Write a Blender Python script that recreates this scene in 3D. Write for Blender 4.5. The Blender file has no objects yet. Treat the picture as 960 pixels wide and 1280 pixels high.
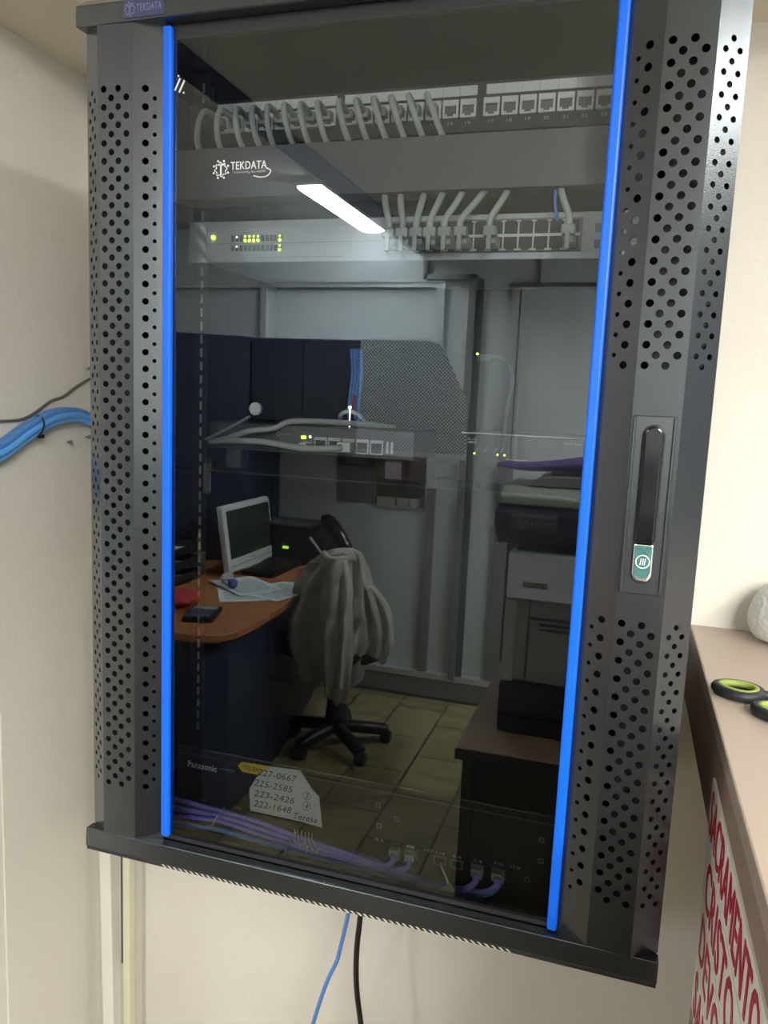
import bpy, bmesh, math, random
from mathutils import Vector, Matrix
from mathutils.geometry import delaunay_2d_cdt
random.seed(4)
C = bpy.context.scene.collection
K = 1.6                      # height of the eye above the floor; all z below are given from the eye
GY = 0.70                    # plane of the cabinet's glass
XC = -0.2404                 # middle of the cabinet

# ------------------------------------------------------------------ materials
MATS = {}
def mat(name, col, rough=0.5, metal=0.0, noise=0.0, nscale=20, bump=0.0, bscale=200, emit=None, estr=0, spec=None, col2=None, trans=0, coat=0):
    if name in MATS: return MATS[name]
    m = bpy.data.materials.new(name); m.use_nodes = True
    nt = m.node_tree; b = nt.nodes['Principled BSDF']
    b.inputs['Base Color'].default_value = (*col, 1); b.inputs['Roughness'].default_value = rough
    b.inputs['Metallic'].default_value = metal
    if spec is not None: b.inputs['Specular IOR Level'].default_value = spec
    if name == 'charcoal_powder_coat': b.inputs['IOR'].default_value = 2.05; b.inputs['Specular Tint'].default_value = (.84,.93,1,1)
    if coat: b.inputs['Coat Weight'].default_value = coat
    if trans: b.inputs['Transmission Weight'].default_value = trans
    tc = nt.nodes.new('ShaderNodeTexCoord')
    n = nt.nodes.new('ShaderNodeTexNoise'); n.inputs['Scale'].default_value = nscale; n.inputs['Detail'].default_value = 5
    nt.links.new(tc.outputs['Object'], n.inputs['Vector'])
    mx = nt.nodes.new('ShaderNodeMix'); mx.data_type = 'RGBA'
    a = col2 if col2 else tuple(c*(1-noise) for c in col)
    mx.inputs[6].default_value = (*a, 1); mx.inputs[7].default_value = (*[min(1, c*(1+noise*.4)) for c in col], 1)
    rp = nt.nodes.new('ShaderNodeMapRange'); rp.inputs[1].default_value = .35; rp.inputs[2].default_value = .65
    nt.links.new(n.outputs['Fac'], rp.inputs[0]); nt.links.new(rp.outputs[0], mx.inputs[0])
    nt.links.new(mx.outputs[2], b.inputs['Base Color'])
    if bump:
        n2 = nt.nodes.new('ShaderNodeTexNoise'); n2.inputs['Scale'].default_value = bscale; n2.inputs['Detail'].default_value = 3
        nt.links.new(tc.outputs['Object'], n2.inputs['Vector'])
        bp = nt.nodes.new('ShaderNodeBump'); bp.inputs['Strength'].default_value = bump; bp.inputs['Distance'].default_value = .002
        nt.links.new(n2.outputs['Fac'], bp.inputs['Height']); nt.links.new(bp.outputs['Normal'], b.inputs['Normal'])
    if emit:
        b.inputs['Emission Color'].default_value = (*emit, 1); b.inputs['Emission Strength'].default_value = estr
    MATS[name] = m; return m

M = dict(
 dark_wall=mat('darkened_unseen_wall', (.13,.145,.17), .6, noise=.08),
 wall=mat('painted_plaster', (.79,.765,.695), .75, noise=.04, nscale=3, bump=.35, bscale=90),
 ceil=mat('ceiling_paint', (.66,.64,.58), .85, noise=.05, nscale=4, bump=.3, bscale=80),
 soffit=mat('soffit_paint', (.74,.69,.58), .85, noise=.05, nscale=5, bump=.3, bscale=80),
 partition=mat('grey_partition_board', (.70,.72,.72), .6, noise=.05, nscale=2),
 alu=mat('brushed_aluminium', (.80,.82,.85), .35, .6, noise=.05),
 dgrey=mat('dark_grey_trim', (.10,.11,.11), .5, noise=.1),
 mgrey=mat('mid_grey_trim', (.22,.22,.21), .5, noise=.1),
 navy=mat('navy_laminate', (.035,.045,.085), .45, noise=.1),
 powder=mat('charcoal_powder_coat', (.014,.0155,.017), .25, .0, noise=.10, nscale=9, bump=.05, bscale=900, spec=.5),
 inner=mat('black_painted_steel', (.022,.023,.025), .5, noise=.1),
 blackpl=mat('black_plastic', (.015,.015,.017), .35, noise=.1),
 gloss=mat('gloss_black_plastic', (.010,.010,.012), .12, noise=.1),
 blue=mat('blue_trim_plastic', (.006,.14,.86), .35, noise=.03, spec=.4),
 white=mat('white_plastic', (.78,.80,.80), .4, noise=.03),
 swgrey=mat('light_grey_steel', (.58,.62,.67), .45, noise=.03),
 mgr=mat('grey_plate_paint', (.125,.13,.145), .5, noise=.08),
 chrome=mat('chrome', (.85,.87,.9), .12, 1.0),
 cable_w=mat('grey_patch_cable', (.52,.58,.55), .45, noise=.06),
 boot=mat('translucent_grey_plug', (.36,.39,.37), .3, noise=.1),
 cable_b=mat('blue_network_cable', (.10,.27,.66), .4, noise=.08, nscale=40),
 cable_v=mat('violet_blue_network_cable', (.38,.34,1.0), .4, noise=.08, nscale=40),
 cable_lb=mat('light_blue_network_cable', (.12,.42,.95), .4, noise=.05),
 cable_k=mat('black_power_cable', (.012,.011,.013), .4, noise=.1),
 cable_br=mat('brown_grey_wire', (.14,.125,.10), .5, noise=.1),
 paper=mat('paper', (.80,.86,.86), .8, noise=.04, nscale=60),
 yellow=mat('yellow_sticker', (.85,.66,.04), .5, noise=.05),
 cream_tape=mat('cream_tape', (.78,.78,.50), .6, noise=.08),
 ink=mat('grey_ink', (.09,.10,.12), .7),
 print_w=mat('white_print', (.80,.82,.84), .6),
 print_g=mat('grey_print', (.40,.42,.44), .6),
 led=mat('green_led', (.5,.8,.1), .4, emit=(.62,1,.05), estr=5),
 ledw=mat('white_led', (.8,.8,.8), .4, emit=(.9,1,.9), estr=5),
 ledoff=mat('unlit_led_window', (.16,.18,.17), .4),
 terr=mat('orange_wood_laminate', (.50,.19,.075), .38, noise=.14, nscale=12),
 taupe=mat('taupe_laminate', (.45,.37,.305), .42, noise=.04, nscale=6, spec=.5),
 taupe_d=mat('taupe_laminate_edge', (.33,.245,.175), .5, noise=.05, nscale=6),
 brown_d=mat('dark_brown_laminate', (.028,.022,.018), .5, noise=.1),
 brown_t=mat('brown_table_laminate', (.34,.215,.14), .45, noise=.08, nscale=8),
 maroon=mat('maroon_print', (.13,.045,.045), .7, noise=.3),
 red=mat('red_cloth', (.52,.035,.03), .7, noise=.15),
 scr=mat('dark_screen', (.045,.05,.05), .25, noise=.03),
 cloth=mat('beige_grey_fabric', (.46,.44,.385), .9, noise=.13, nscale=14, bump=.5, bscale=60),
 chairf=mat('black_chair_fabric', (.016,.016,.018), .85, noise=.15),
 copg=mat('copier_light_grey', (.44,.45,.42), .5, noise=.04),
 copm=mat('copier_mid_grey', (.27,.285,.28), .5, noise=.04),
 copd=mat('copier_dark_blue', (.035,.04,.09), .45, noise=.06),
 copw=mat('copier_white_tray', (.80,.84,.90), .45, noise=.03),
 purple=mat('purple_cloth', (.075,.035,.30), .85, noise=.2, nscale=25),
 signw=mat('white_sticker', (.90,.87,.80), .5, noise=.03),
 signr=mat('red_lettering', (.46,.012,.045), .5, noise=.05),
 rubber=mat('black_rubber', (.018,.022,.028), .5, noise=.1),
 lime=mat('lime_rubber', (.31,.40,.08), .5, noise=.08),
 steel=mat('scissor_steel', (.55,.55,.56), .3, .9),
 teal=mat('teal_film', (.10,.27,.26), .15, .3, noise=.25, nscale=150),
 cream=mat('cream_trunking', (.80,.79,.62), .5, noise=.03),
 trunkw=mat('white_trunking', (.88,.87,.80), .5, noise=.02),
 trunkg=mat('grey_beige_board', (.62,.59,.51), .6, noise=.03),
 postd=mat('dark_print', (.06,.05,.045), .6, noise=.5, nscale=14),
 postb=mat('brown_print', (.17,.13,.11), .6, noise=.4, nscale=18),
 highl=mat('yellow_marker', (.70,.68,.18), .4),
 glassy=mat('clear_dome', (.9,.92,.95), .05, trans=1.0),
 violetb=mat('violet_plastic', (.12,.11,.45), .3),
 logob=mat('logo_blue', (.045,.055,.13), .4, noise=.1),
 logol=mat('logo_pale_violet', (.16,.17,.30), .4),
 lamp=mat('added_lamp_glow', (1,1,1), .5, emit=(1,.985,.93), estr=44),
 lamp_a=mat('fluorescent_tube_glow_cool', (1,1,1), .5, emit=(.97,.99,1), estr=85),
 lamp_b=mat('fluorescent_tube_glow_dim', (1,1,1), .5, emit=(1,.985,.94), estr=36),
 lampb=mat('lamp_housing', (.75,.76,.76), .4),
)

# tinted door glass: tinted see-through with a mirror-like coated front face
def glass_mat(name, tint, refl):
    m = bpy.data.materials.new(name); m.use_nodes = True; nt = m.node_tree; nt.nodes.clear()
    o = nt.nodes.new('ShaderNodeOutputMaterial'); mx = nt.nodes.new('ShaderNodeMixShader')
    t = nt.nodes.new('ShaderNodeBsdfTransparent'); t.inputs[0].default_value = (*tint, 1)
    if refl:
        g = nt.nodes.new('ShaderNodeBsdfGlossy'); g.inputs['Roughness'].default_value = 0.0; g.inputs['Color'].default_value = (.84,.96,1,1)
        f = nt.nodes.new('ShaderNodeFresnel'); f.inputs['IOR'].default_value = refl
        nt.links.new(f.outputs[0], mx.inputs[0]); nt.links.new(t.outputs[0], mx.inputs[1]); nt.links.new(g.outputs[0], mx.inputs[2])
        nt.links.new(mx.outputs[0], o.inputs[0])
    else:
        nt.links.new(t.outputs[0], o.inputs[0])
    return m
M['glass'] = glass_mat('tinted_glass_front', (.93,.95,.95), 2.08)
M['glass_in'] = glass_mat('tinted_glass_back', (1,1,1), 0)

def tile_mat():
    m = bpy.data.materials.new('ochre_floor_tiles'); m.use_nodes = True; nt = m.node_tree; b = nt.nodes['Principled BSDF']
    tc = nt.nodes.new('ShaderNodeTexCoord'); mp = nt.nodes.new('ShaderNodeMapping'); mp.inputs['Rotation'].default_value = (0,0,math.pi/2)
    mp.inputs['Location'].default_value = (.10,.02,0)
    br = nt.nodes.new('ShaderNodeTexBrick'); br.inputs['Scale'].default_value = 1; br.inputs['Brick Width'].default_value = .36; br.inputs['Row Height'].default_value = .245
    br.inputs['Mortar Size'].default_value = .005; br.offset = .5
    br.inputs['Color1'].default_value = (.44,.35,.17,1); br.inputs['Color2'].default_value = (.37,.30,.15,1); br.inputs['Mortar'].default_value = (.05,.045,.04,1)
    nt.links.new(tc.outputs['Object'], mp.inputs[0]); nt.links.new(mp.outputs[0], br.inputs['Vector'])
    n = nt.nodes.new('ShaderNodeTexNoise'); n.inputs['Scale'].default_value = 9; n.inputs['Detail'].default_value = 6
    nt.links.new(tc.outputs['Object'], n.inputs['Vector'])
    mx = nt.nodes.new('ShaderNodeMix'); mx.data_type = 'RGBA'; mx.blend_type = 'MULTIPLY'; mx.inputs[0].default_value = .65
    cr = nt.nodes.new('ShaderNodeValToRGB'); cr.color_ramp.elements[0].position = .35; cr.color_ramp.elements[0].color = (.55,.52,.45,1); cr.color_ramp.elements[1].position = .6
    nt.links.new(n.outputs['Fac'], cr.inputs[0]); nt.links.new(br.outputs['Color'], mx.inputs[6]); nt.links.new(cr.outputs[0], mx.inputs[7])
    nt.links.new(mx.outputs[2], b.inputs['Base Color']); b.inputs['Roughness'].default_value = .45
    return m
M['tiles'] = tile_mat()

def bubble_mat():
    m = bpy.data.materials.new('bubble_wrap'); m.use_nodes = True; nt = m.node_tree; b = nt.nodes['Principled BSDF']
    b.inputs['Base Color'].default_value = (.86,.87,.83,1); b.inputs['Roughness'].default_value = .22; b.inputs['Transmission Weight'].default_value = .35
    v = nt.nodes.new('ShaderNodeTexVoronoi'); v.inputs['Scale'].default_value = 160
    tc = nt.nodes.new('ShaderNodeTexCoord'); nt.links.new(tc.outputs['Object'], v.inputs['Vector'])
    bp = nt.nodes.new('ShaderNodeBump'); bp.inputs['Strength'].default_value = .8; bp.inputs['Distance'].default_value = .002; bp.invert = True
    nt.links.new(v.outputs['Distance'], bp.inputs['Height']); nt.links.new(bp.outputs[0], b.inputs['Normal'])
    return m
M['bubble'] = bubble_mat()

def perf_mat():   # fine perforated sheet: dark dots on grey steel
    m = bpy.data.materials.new('perforated_sheet_fine'); m.use_nodes = True; nt = m.node_tree; b = nt.nodes['Principled BSDF']
    tc = nt.nodes.new('ShaderNodeTexCoord'); sp = nt.nodes.new('ShaderNodeSeparateXYZ'); nt.links.new(tc.outputs['Object'], sp.inputs[0])
    def mth(op, a, bb=None):
        n = nt.nodes.new('ShaderNodeMath'); n.operation = op
        for i, q in enumerate((a, bb)):
            if q is None: continue
            if isinstance(q, (int, float)): n.inputs[i].default_value = q
            else: nt.links.new(q, n.inputs[i])
        return n.outputs[0]
    f = 2*math.pi/.017
    sx = mth('SINE', mth('MULTIPLY', sp.outputs[0], f)); sz = mth('SINE', mth('MULTIPLY', sp.outputs[2], f))
    s = mth('GREATER_THAN', mth('MULTIPLY', sx, sz), .06)
    mx = nt.nodes.new('ShaderNodeMix'); mx.data_type = 'RGBA'; mx.inputs[6].default_value = (.72,.78,.82,1); mx.inputs[7].default_value = (.06,.08,.10,1)
    nt.links.new(s, mx.inputs[0]); nt.links.new(mx.outputs[2], b.inputs['Base Color']); b.inputs['Roughness'].default_value = .5
    return m
M['perf'] = perf_mat()

# ------------------------------------------------------------------ mesh builder
def wl(o):
    v = Vector((0,0,0))
    while o is not None: v += o.location; o = o.parent
    return v
class MB:
    def __init__(s, v=False):      # v: the thing stands in the room behind the viewer, seen in the glass (distances are measured along the mirrored ray)
        s.b = bmesh.new(); s.v = v
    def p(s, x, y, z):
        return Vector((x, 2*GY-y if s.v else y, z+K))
    def poly(s, vs, fs):
        bv = [s.b.verts.new(s.p(*q)) for q in vs]
        for f in fs:
            try: s.b.faces.new([bv[i] for i in f])
            except ValueError: pass
        return s
    def box(s, x0, x1, y0, y1, z0, z1):
        vs = [(x,y,z) for x in (x0,x1) for y in (y0,y1) for z in (z0,z1)]
        return s.poly(vs, [(0,1,3,2),(4,6,7,5),(0,4,5,1),(2,3,7,6),(0,2,6,4),(1,5,7,3)])
    def obox(s, c, ux, uy, uz):    # box from a centre and three half vectors
        c, ux, uy, uz = map(Vector, (c,ux,uy,uz))
        vs = [tuple(c+a*ux+b*uy+d*uz) for a in (-1,1) for b in (-1,1) for d in (-1,1)]
        return s.poly(vs, [(0,1,3,2),(4,6,7,5),(0,4,5,1),(2,3,7,6),(0,2,6,4),(1,5,7,3)])
    def prism(s, pts, ax, a, b):   # pts 2D, extruded along axis ax from a to b
        def m(q, t):
            if ax == 'z': return (q[0], q[1], t)
            if ax == 'y': return (q[0], t, q[1])
            return (t, q[0], q[1])
        n = len(pts); vs = [m(q,a) for q in pts]+[m(q,b) for q in pts]
        return s.poly(vs, [tuple(range(n)), tuple(range(n,2*n))]+[(i,(i+1)%n,n+(i+1)%n,n+i) for i in range(n)])
    def loft(s, rings, cap=True):
        n = len(rings[0]); vs = [q for r in rings for q in r]; fs = []
        for k in range(len(rings)-1):
            for i in range(n): fs.append((k*n+i, k*n+(i+1)%n, (k+1)*n+(i+1)%n, (k+1)*n+i))
        if cap: fs += [tuple(range(n)), tuple(range((len(rings)-1)*n, len(rings)*n))]
        return s.poly(vs, fs)
    def cyl(s, c, r, h, ax='z', n=20, r2=None):
        r2 = r if r2 is None else r2; rings = []
        for t, rr in ((0,r),(h,r2)):
            ring = []
            for i in range(n):
                a = 2*math.pi*i/n; u, w = rr*math.cos(a), rr*math.sin(a)
                if ax == 'z': ring.append((c[0]+u, c[1]+w, c[2]+t))
                elif ax == 'y': ring.append((c[0]+u, c[1]+t, c[2]+w))
                else: ring.append((c[0]+t, c[1]+u, c[2]+w))
            rings.append(ring)
        return s.loft(rings)
    def ball(s, c, r, n=14, sz=1.0):
        rings = []
        for k in range(1, n):
            t = math.pi*k/n
            rings.append([(c[0]+r*math.sin(t)*math.cos(2*math.pi*i/n), c[1]+r*math.sin(t)*math.sin(2*math.pi*i/n), c[2]+sz*r*math.cos(t)) for i in range(n)])
        return s.loft(rings)
    def tube(s, pts, r, n=8, sub=6, closed=False):
        P = [Vector(q) for q in pts]; L = []
        m = len(P)
        if m == 2: L = [P[0].lerp(P[1], t/2) for t in range(3)]
        else:
            for i in range(m if closed else m-1):
                if closed: a,b,c,d = P[i-1],P[i],P[(i+1)%m],P[(i+2)%m]
                else: a,b,c,d = P[max(i-1,0)],P[i],P[i+1],P[min(i+2,m-1)]
                for k in range(sub):
                    t = k/sub
                    L.append(.5*((2*b)+(c-a)*t+(2*a-5*b+4*c-d)*t*t+(3*b-a-3*c+d)*t*t*t))
            if not closed: L.append(P[-1])
        rings = []; up = None; q = len(L)
        for i, c in enumerate(L):
            if closed: d = (L[(i+1)%q]-L[i-1]).normalized()
            else: d = (L[min(i+1,q-1)]-L[max(i-1,0)]).normalized()
            if up is None:
                up = d.orthogonal().normalized()
            up = (up-d*up.dot(d)).normalized(); sd = d.cross(up)
            rings.append([tuple(c+r*(math.cos(2*math.pi*j/n)*up+math.sin(2*math.pi*j/n)*sd)) for j in range(n)])
        if closed: rings.append(rings[0]); return s.loft(rings, cap=False)
        return s.loft(rings)
    def build(s, name, m, parent=None, bevel=0, smooth=False, solid=0, sub=0, seg=2):
        bmesh.ops.remove_doubles(s.b, verts=s.b.verts, dist=1e-6)
        bmesh.ops.recalc_face_normals(s.b, faces=s.b.faces)
        if parent is not None:
            w = wl(parent); bmesh.ops.translate(s.b, vec=-w, verts=s.b.verts)
            o_loc = Vector((0,0,0))
        else:     # origin at the base of the thing
            xs = [q.co for q in s.b.verts]; o_loc = Vector(((min(q.x for q in xs)+max(q.x for q in xs))/2, (min(q.y for q in xs)+max(q.y for q in xs))/2, min(q.z for q in xs)))
            bmesh.ops.translate(s.b, vec=-o_loc, verts=s.b.verts)
        me = bpy.data.meshes.new(name); s.b.to_mesh(me); s.b.free()
        ms = m if isinstance(m, (list, tuple)) else [m]
        for q in ms: me.materials.append(M[q])
        o = bpy.data.objects.new(name, me); C.objects.link(o); o.location = o_loc
        if parent is not None: o.parent = parent
        if smooth:
            for f in me.polygons: f.use_smooth = True
        if solid:
            md = o.modifiers.new('thickness', 'SOLIDIFY'); md.thickness = solid; md.offset = 0
        if bevel:
            md = o.modifiers.new('bevel', 'BEVEL'); md.width = bevel; md.segments = seg; md.limit_method = 'ANGLE'; md.angle_limit = math.radians(40)
        if sub:
            md = o.modifiers.new('subdivision', 'SUBSURF'); md.levels = sub; md.render_levels = sub
        return o

def tag(o, label, cat, group=None):
    o['label'] = label; o['category'] = cat
    if group: o['group'] = group
    return o
def thing(name, loc, label, cat, group=None, v=False):
    o = bpy.data.objects.new(name, None); C.objects.link(o); o.empty_display_size = .05
    o.location = (loc[0], 2*GY-loc[1] if v else loc[1], loc[2]+K)
    return tag(o, label, cat, group)
def struct(o): o['kind'] = 'structure'; return o
def dup(root, dx=(0,0,0)):
    def cp(o, par):
        c = o.copy(); C.objects.link(c); c.parent = par
        for ch in list(o.children): cp(ch, c)
        return c
    r = cp(root, root.parent); r.location = root.location+Vector(dx); return r

def text(name, body, m, parent, box, plane='y', at=0.0, thick=.0004, bold=0.0, shear=0):
    """flat lettering fitted into box (u0,u1,z0,z1); plane 'y': u is x, faces the viewer; plane 'x': u runs along -y, faces -x"""
    cu = bpy.data.curves.new(name, 'FONT'); cu.body = body; cu.offset = bold; cu.resolution_u = 3; cu.shear = shear; cu.space_character = 1.05; cu.extrude = .02
    ob = bpy.data.objects.new(name, cu); C.objects.link(ob)
    bpy.context.view_layer.update()
    me = bpy.data.meshes.new_from_object(ob.evaluated_get(bpy.context.evaluated_depsgraph_get()))
    bpy.data.objects.remove(ob); bpy.data.curves.remove(cu)
    if not me.vertices: return None
    xs = [q.co.x for q in me.vertices]; ys = [q.co.y for q in me.vertices]
    x0, x1, y0, y1 = min(xs), max(xs), min(ys), max(ys)
    u0, u1, z0, z1 = box; w = wl(parent)
    for q in me.vertices:
        u = u0+(q.co.x-x0)/(x1-x0)*(u1-u0); z = z0+(q.co.y-y0)/(y1-y0)*(z1-z0)+K
        t = thick if q.co.z > 0 else 0; q.co = (Vector((u, at-t, z)) if plane == 'y' else Vector((at-t, u, z)))-w
    me.materials.clear(); me.materials.append(M[m])
    o = bpy.data.objects.new(name, me); C.objects.link(o); o.parent = parent
    return o

# ================================================================== the room
D = 4.026          # distance of the far wall along the mirrored ray
def S(name, m, *bx, v=False, **k):
    b = MB(v)
    for q in bx: b.box(*q)
    return struct(b.build(name, m, **k))
YB = 1.15          # back wall that carries the cabinet
yF = 2*GY-D        # real y of the opposite wall
S('floor', 'tiles', (-2.9,2.3,yF-.1,YB+.1,-K-.05,-K))
S('wall_back', 'wall', (-1.0,2.3,YB,YB+.1,-K,1.0))
S('wall_left', 'wall', (-1.0,-.877,.915,YB,-K,1.0))
S('wall_left_pier', 'wall', (-1.0,-.880,.05,.915,-K,1.0))
S('wall_side', 'wall', (-2.9,-1.0,.05,.15,-K,1.0))
S('wall_far_left', 'wall', (-2.9,-2.8,yF,.05,-K,1.0))
S('wall_right', 'dark_wall', (2.2,2.3,yF,YB,-K,1.0))  # unseen wall, coloured dark to dim its reflection in the door columns
S('wall_front', 'partition', (-2.9,2.3,yF-.1,yF,-K,1.0))
S('ceiling', 'ceil', (-2.9,2.3,yF-.1,YB+.1,.90,.98))
S('ceiling_lowered', 'ceil', (-1.0,2.3,yF,YB,.75,.90))
# lowered soffit above the cabinet
S('trim_1', 'soffit', (-.877,2.2,.80,YB,.49,.75))
S('trim_2', 'navy', (-1.093,-1.0,yF,.05,.742,.90))                       # downstand beam
S('trim_3', 'white', (-1.112,-1.0935,yF,.05,.742,.760))                        # white strip painting in the lamplit line along the beam's edge
# partition wall opposite: frames, posts, rails
S('trim_4', 'alu', (-2.8,-.955,D-.03,D,.580,.612),(-2.8,-.955,D-.04,D,.604,.612), v=True)
S('trim_5', 'alu', (-1.99,-1.955,D-.03,D,.2,.58), v=True)
S('trim_6', 'alu', (-1.003,-.957,D-.035,D,-.45,.58), v=True)
S('trim_7', 'mgrey', (-1.06,-.79,D-.05,D,.615,.64),(-.83,-.795,D-.05,D,-1.47,.64), v=True)
S('trim_8', 'dgrey', (-.795,-.762,D-.03,D,-1.47,.62), v=True)
S('trim_9', 'mgrey', (-.999,-.955,D-.03,D,-1.45,-.45), v=True)
S('trim_10', 'alu', (-.612,-.575,D-.035,D,-.30,.58),(-.57,-.553,D-.03,D,-.30,.58), v=True)
S('trim_11', 'mgrey', (-.632,-.556,D-.03,D,-1.47,-.30), v=True)
S('trim_12', 'dgrey', (-.632,2.2,D-.03,D,.588,.602),(-1.075,-1.05,D-.05,D,.62,.90), (-.50,-.485,D-.03,D,.60,.75), v=True)
S('trim_13', 'alu', (-2.8,2.2,D-.035,D,-1.487,-1.455), v=True)
S('baseboard_front', 'mgrey', (-2.8,2.2,D-.03,D,-K,-1.487), v=True)
S('trim_16', 'dgrey', (-2.8,2.2,D-.04,D,-K,-1.585), v=True)['kind'] = 'structure'  # dark strip painted in for the shadow gap at the wall foot
# corner boards by the left of the back wall
S('trim_14', 'trunkg', (-.877,-.782,YB-.012,YB,-K,.49))
S('trim_15', 'dgrey', (-.824,-.818,YB-.016,YB-.010,-1.06,.2))

o = MB().poly([(-.864,YB-.035,-.3),(-.840,YB-.035,-.3),(-.840,YB-.012,-.3),(-.864,YB-.012,-.3),(-.846,YB-.035,-K),(-.822,YB-.035,-K),(-.822,YB-.012,-K),(-.846,YB-.012,-K)],
   [(0,1,2,3),(4,7,6,5),(0,4,5,1),(1,5,6,2),(2,6,7,3),(3,7,4,0)]).build('cable_trunking', 'trunkw', bevel=.002)
tag(o, 'white plastic cable trunking, slightly slanted, running down the wall corner below the cabinet', 'cable trunking')
o = MB().box(-.809,-.795,YB-.032,YB-.012,-K,-.3).build('cable_trunking', 'cream', bevel=.002)
tag(o, 'narrow cream cable trunking, upright, right of the dark gap in the corner', 'cable trunking')

# ================================================================== network cabinet
cab = thing('network_cabinet', (XC,.9,-.5105), 'charcoal wall-mounted network cabinet with dark glass door and perforated sides', 'cabinet')
X0, X1 = XC-.3025, XC+.3025
b = MB()
b.box(X0,X0+.0015,.705,YB-.001,-.50,.36).box(X1-.0015,X1,.705,YB-.001,-.50,.36).box(X0,X1,YB-.004,YB-.0005,-.50,.36)
b.box(X0,X1,.72,YB-.001,.345,.347).box(X0,X1,.72,YB-.001,-.508,-.506)
b.box(X0+.001,X0+.052,.712,.714,-.5,.35).box(X1-.052,X1-.001,.712,.714,-.5,.35)
b.build('cabinet_shell', 'inner', cab)
# top cap and bottom lip
b = MB().prism([(.6845,.3435),(.6845,.362),(.697,.372),(YB-.001,.372),(YB-.001,.3435)], 'x', X0-.001, X1+.001)
cap = b.build('top_cap', 'powder', cab, bevel=.0015)
b = MB().prism([(.6865,-.4865),(.685,-.5075),(.690,-.5095),(YB-.001,-.5095),(YB-.001,-.4985),(.70,-.4985),(.70,-.4875)], 'x', X0-.001, X1+.001)
lip = b.build('bottom_lip', 'powder', cab, bevel=.001)
b = MB().box(X0-.0005,X1+.0005,.6872,.71,-.5125,-.5093); b.build('vent_band', 'inner', lip)
b = MB(); k = 0; x = X0+.10
while x < X1-.13:
    b.poly([(x,.6868,-.5124),(x+.0022,.6868,-.5124),(x-.0018,.6868,-.5094),(x-.004,.6868,-.5094),(x,.6880,-.5124),(x+.0022,.6880,-.5124),(x-.0018,.6880,-.5094),(x-.004,.6880,-.5094)],
      [(0,1,2,3),(4,7,6,5),(0,4,5,1),(1,5,6,2),(2,6,7,3),(3,7,4,0)]); x += .0068
b.build('slanted_vent_slots', 'trunkg', lip)
# logo sticker on the cap
st = MB().box(-.4895,-.4455,.6838,.6845,.3458,.3612).build('logo_sticker', 'logob', cap, bevel=.0003)
text('logo_lettering', 'TEKDATA', 'logol', st, (-.4745,-.4475,.3508,.3572), at=.6838, thick=.0002)
def gear(b, cx, cz, r, y0, y1, teeth=8, ring=.12):
    n = 48; out = []; inn = []
    for i in range(n):
        a = 2*math.pi*i/n; rr = r*(1 if (i*teeth*2//n) % 2 == 0 else .80)
        out.append((cx+rr*math.cos(a), cz+rr*math.sin(a))); rr -= r*ring*1.3; inn.append((cx+rr*math.cos(a), cz+rr*math.sin(a)))
    vs = [(q[0],y0,q[1]) for q in out]+[(q[0],y0,q[1]) for q in inn]+[(q[0],y1,q[1]) for q in out]+[(q[0],y1,q[1]) for q in inn]
    fs = []
    for i in range(n):
        j = (i+1) % n
        fs += [(i,j,n+j,n+i),(2*n+i,3*n+i,3*n+j,2*n+j),(i,2*n+i,2*n+j,j),(n+i,n+j,3*n+j,3*n+i)]
    b.poly(vs, fs); return b
b = gear(MB(), -.482,.3535,.0062,.6836,.6838); b.box(-.4828,-.4812,.6836,.6838,.3500,.3562).box(-.4848,-.4792,.6836,.6838,.3556,.3570)
b.build('logo_gear', 'logol', st)

# door: perforated columns
def sect(side):      # profile corner points of the door column, from glass outwards
    return [(XC+side*.2128,.6995),(XC+side*.2405,.6875),(XC+side*.279,.6860),(XC+side*.3025,.7010)]
ZT, ZB = .3435, -.4870
PITCH = .01655
def facet(b, p0, p1, holes):
    """sheet between two profile points with round holes (u 0..1, z, r)"""
    L = math.hypot(p1[0]-p0[0], p1[1]-p0[1])
    vs = [Vector((0,ZB)),Vector((L,ZB)),Vector((L,ZT)),Vector((0,ZT))]; es = [(0,1),(1,2),(2,3),(3,0)]
    hc = []
    for (u, z, r) in holes:
        c = Vector((u*L, z)); i0 = len(vs); n = 12
        for i in range(n): vs.append(c+Vector((math.cos(2*math.pi*i/n), math.sin(2*math.pi*i/n)))*r)
        es += [(i0+i, i0+(i+1) % n) for i in range(n)]; hc.append((c, r))
    ov, _, of, *_r = delaunay_2d_cdt(vs, es, [], 1, 1e-7)
    grid = {}
    for c, r in hc: grid.setdefault(int(c.y/.01), []).append((c, r))
    out = []
    for f in of:
        m = sum((ov[i] for i in f), Vector((0,0)))/len(f); k = int(m.y/.01); bad = False
        for kk in (k-1,k,k+1):
            for c, r in grid.get(kk, ()):
                if (m-c).length < r*.97: bad = True
        if not bad: out.append(f)
    b.poly([(p0[0]+(p1[0]-p0[0])*q.x/L, p0[1]+(p1[1]-p0[1])*q.x/L, q.y) for q in ov], out)
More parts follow.
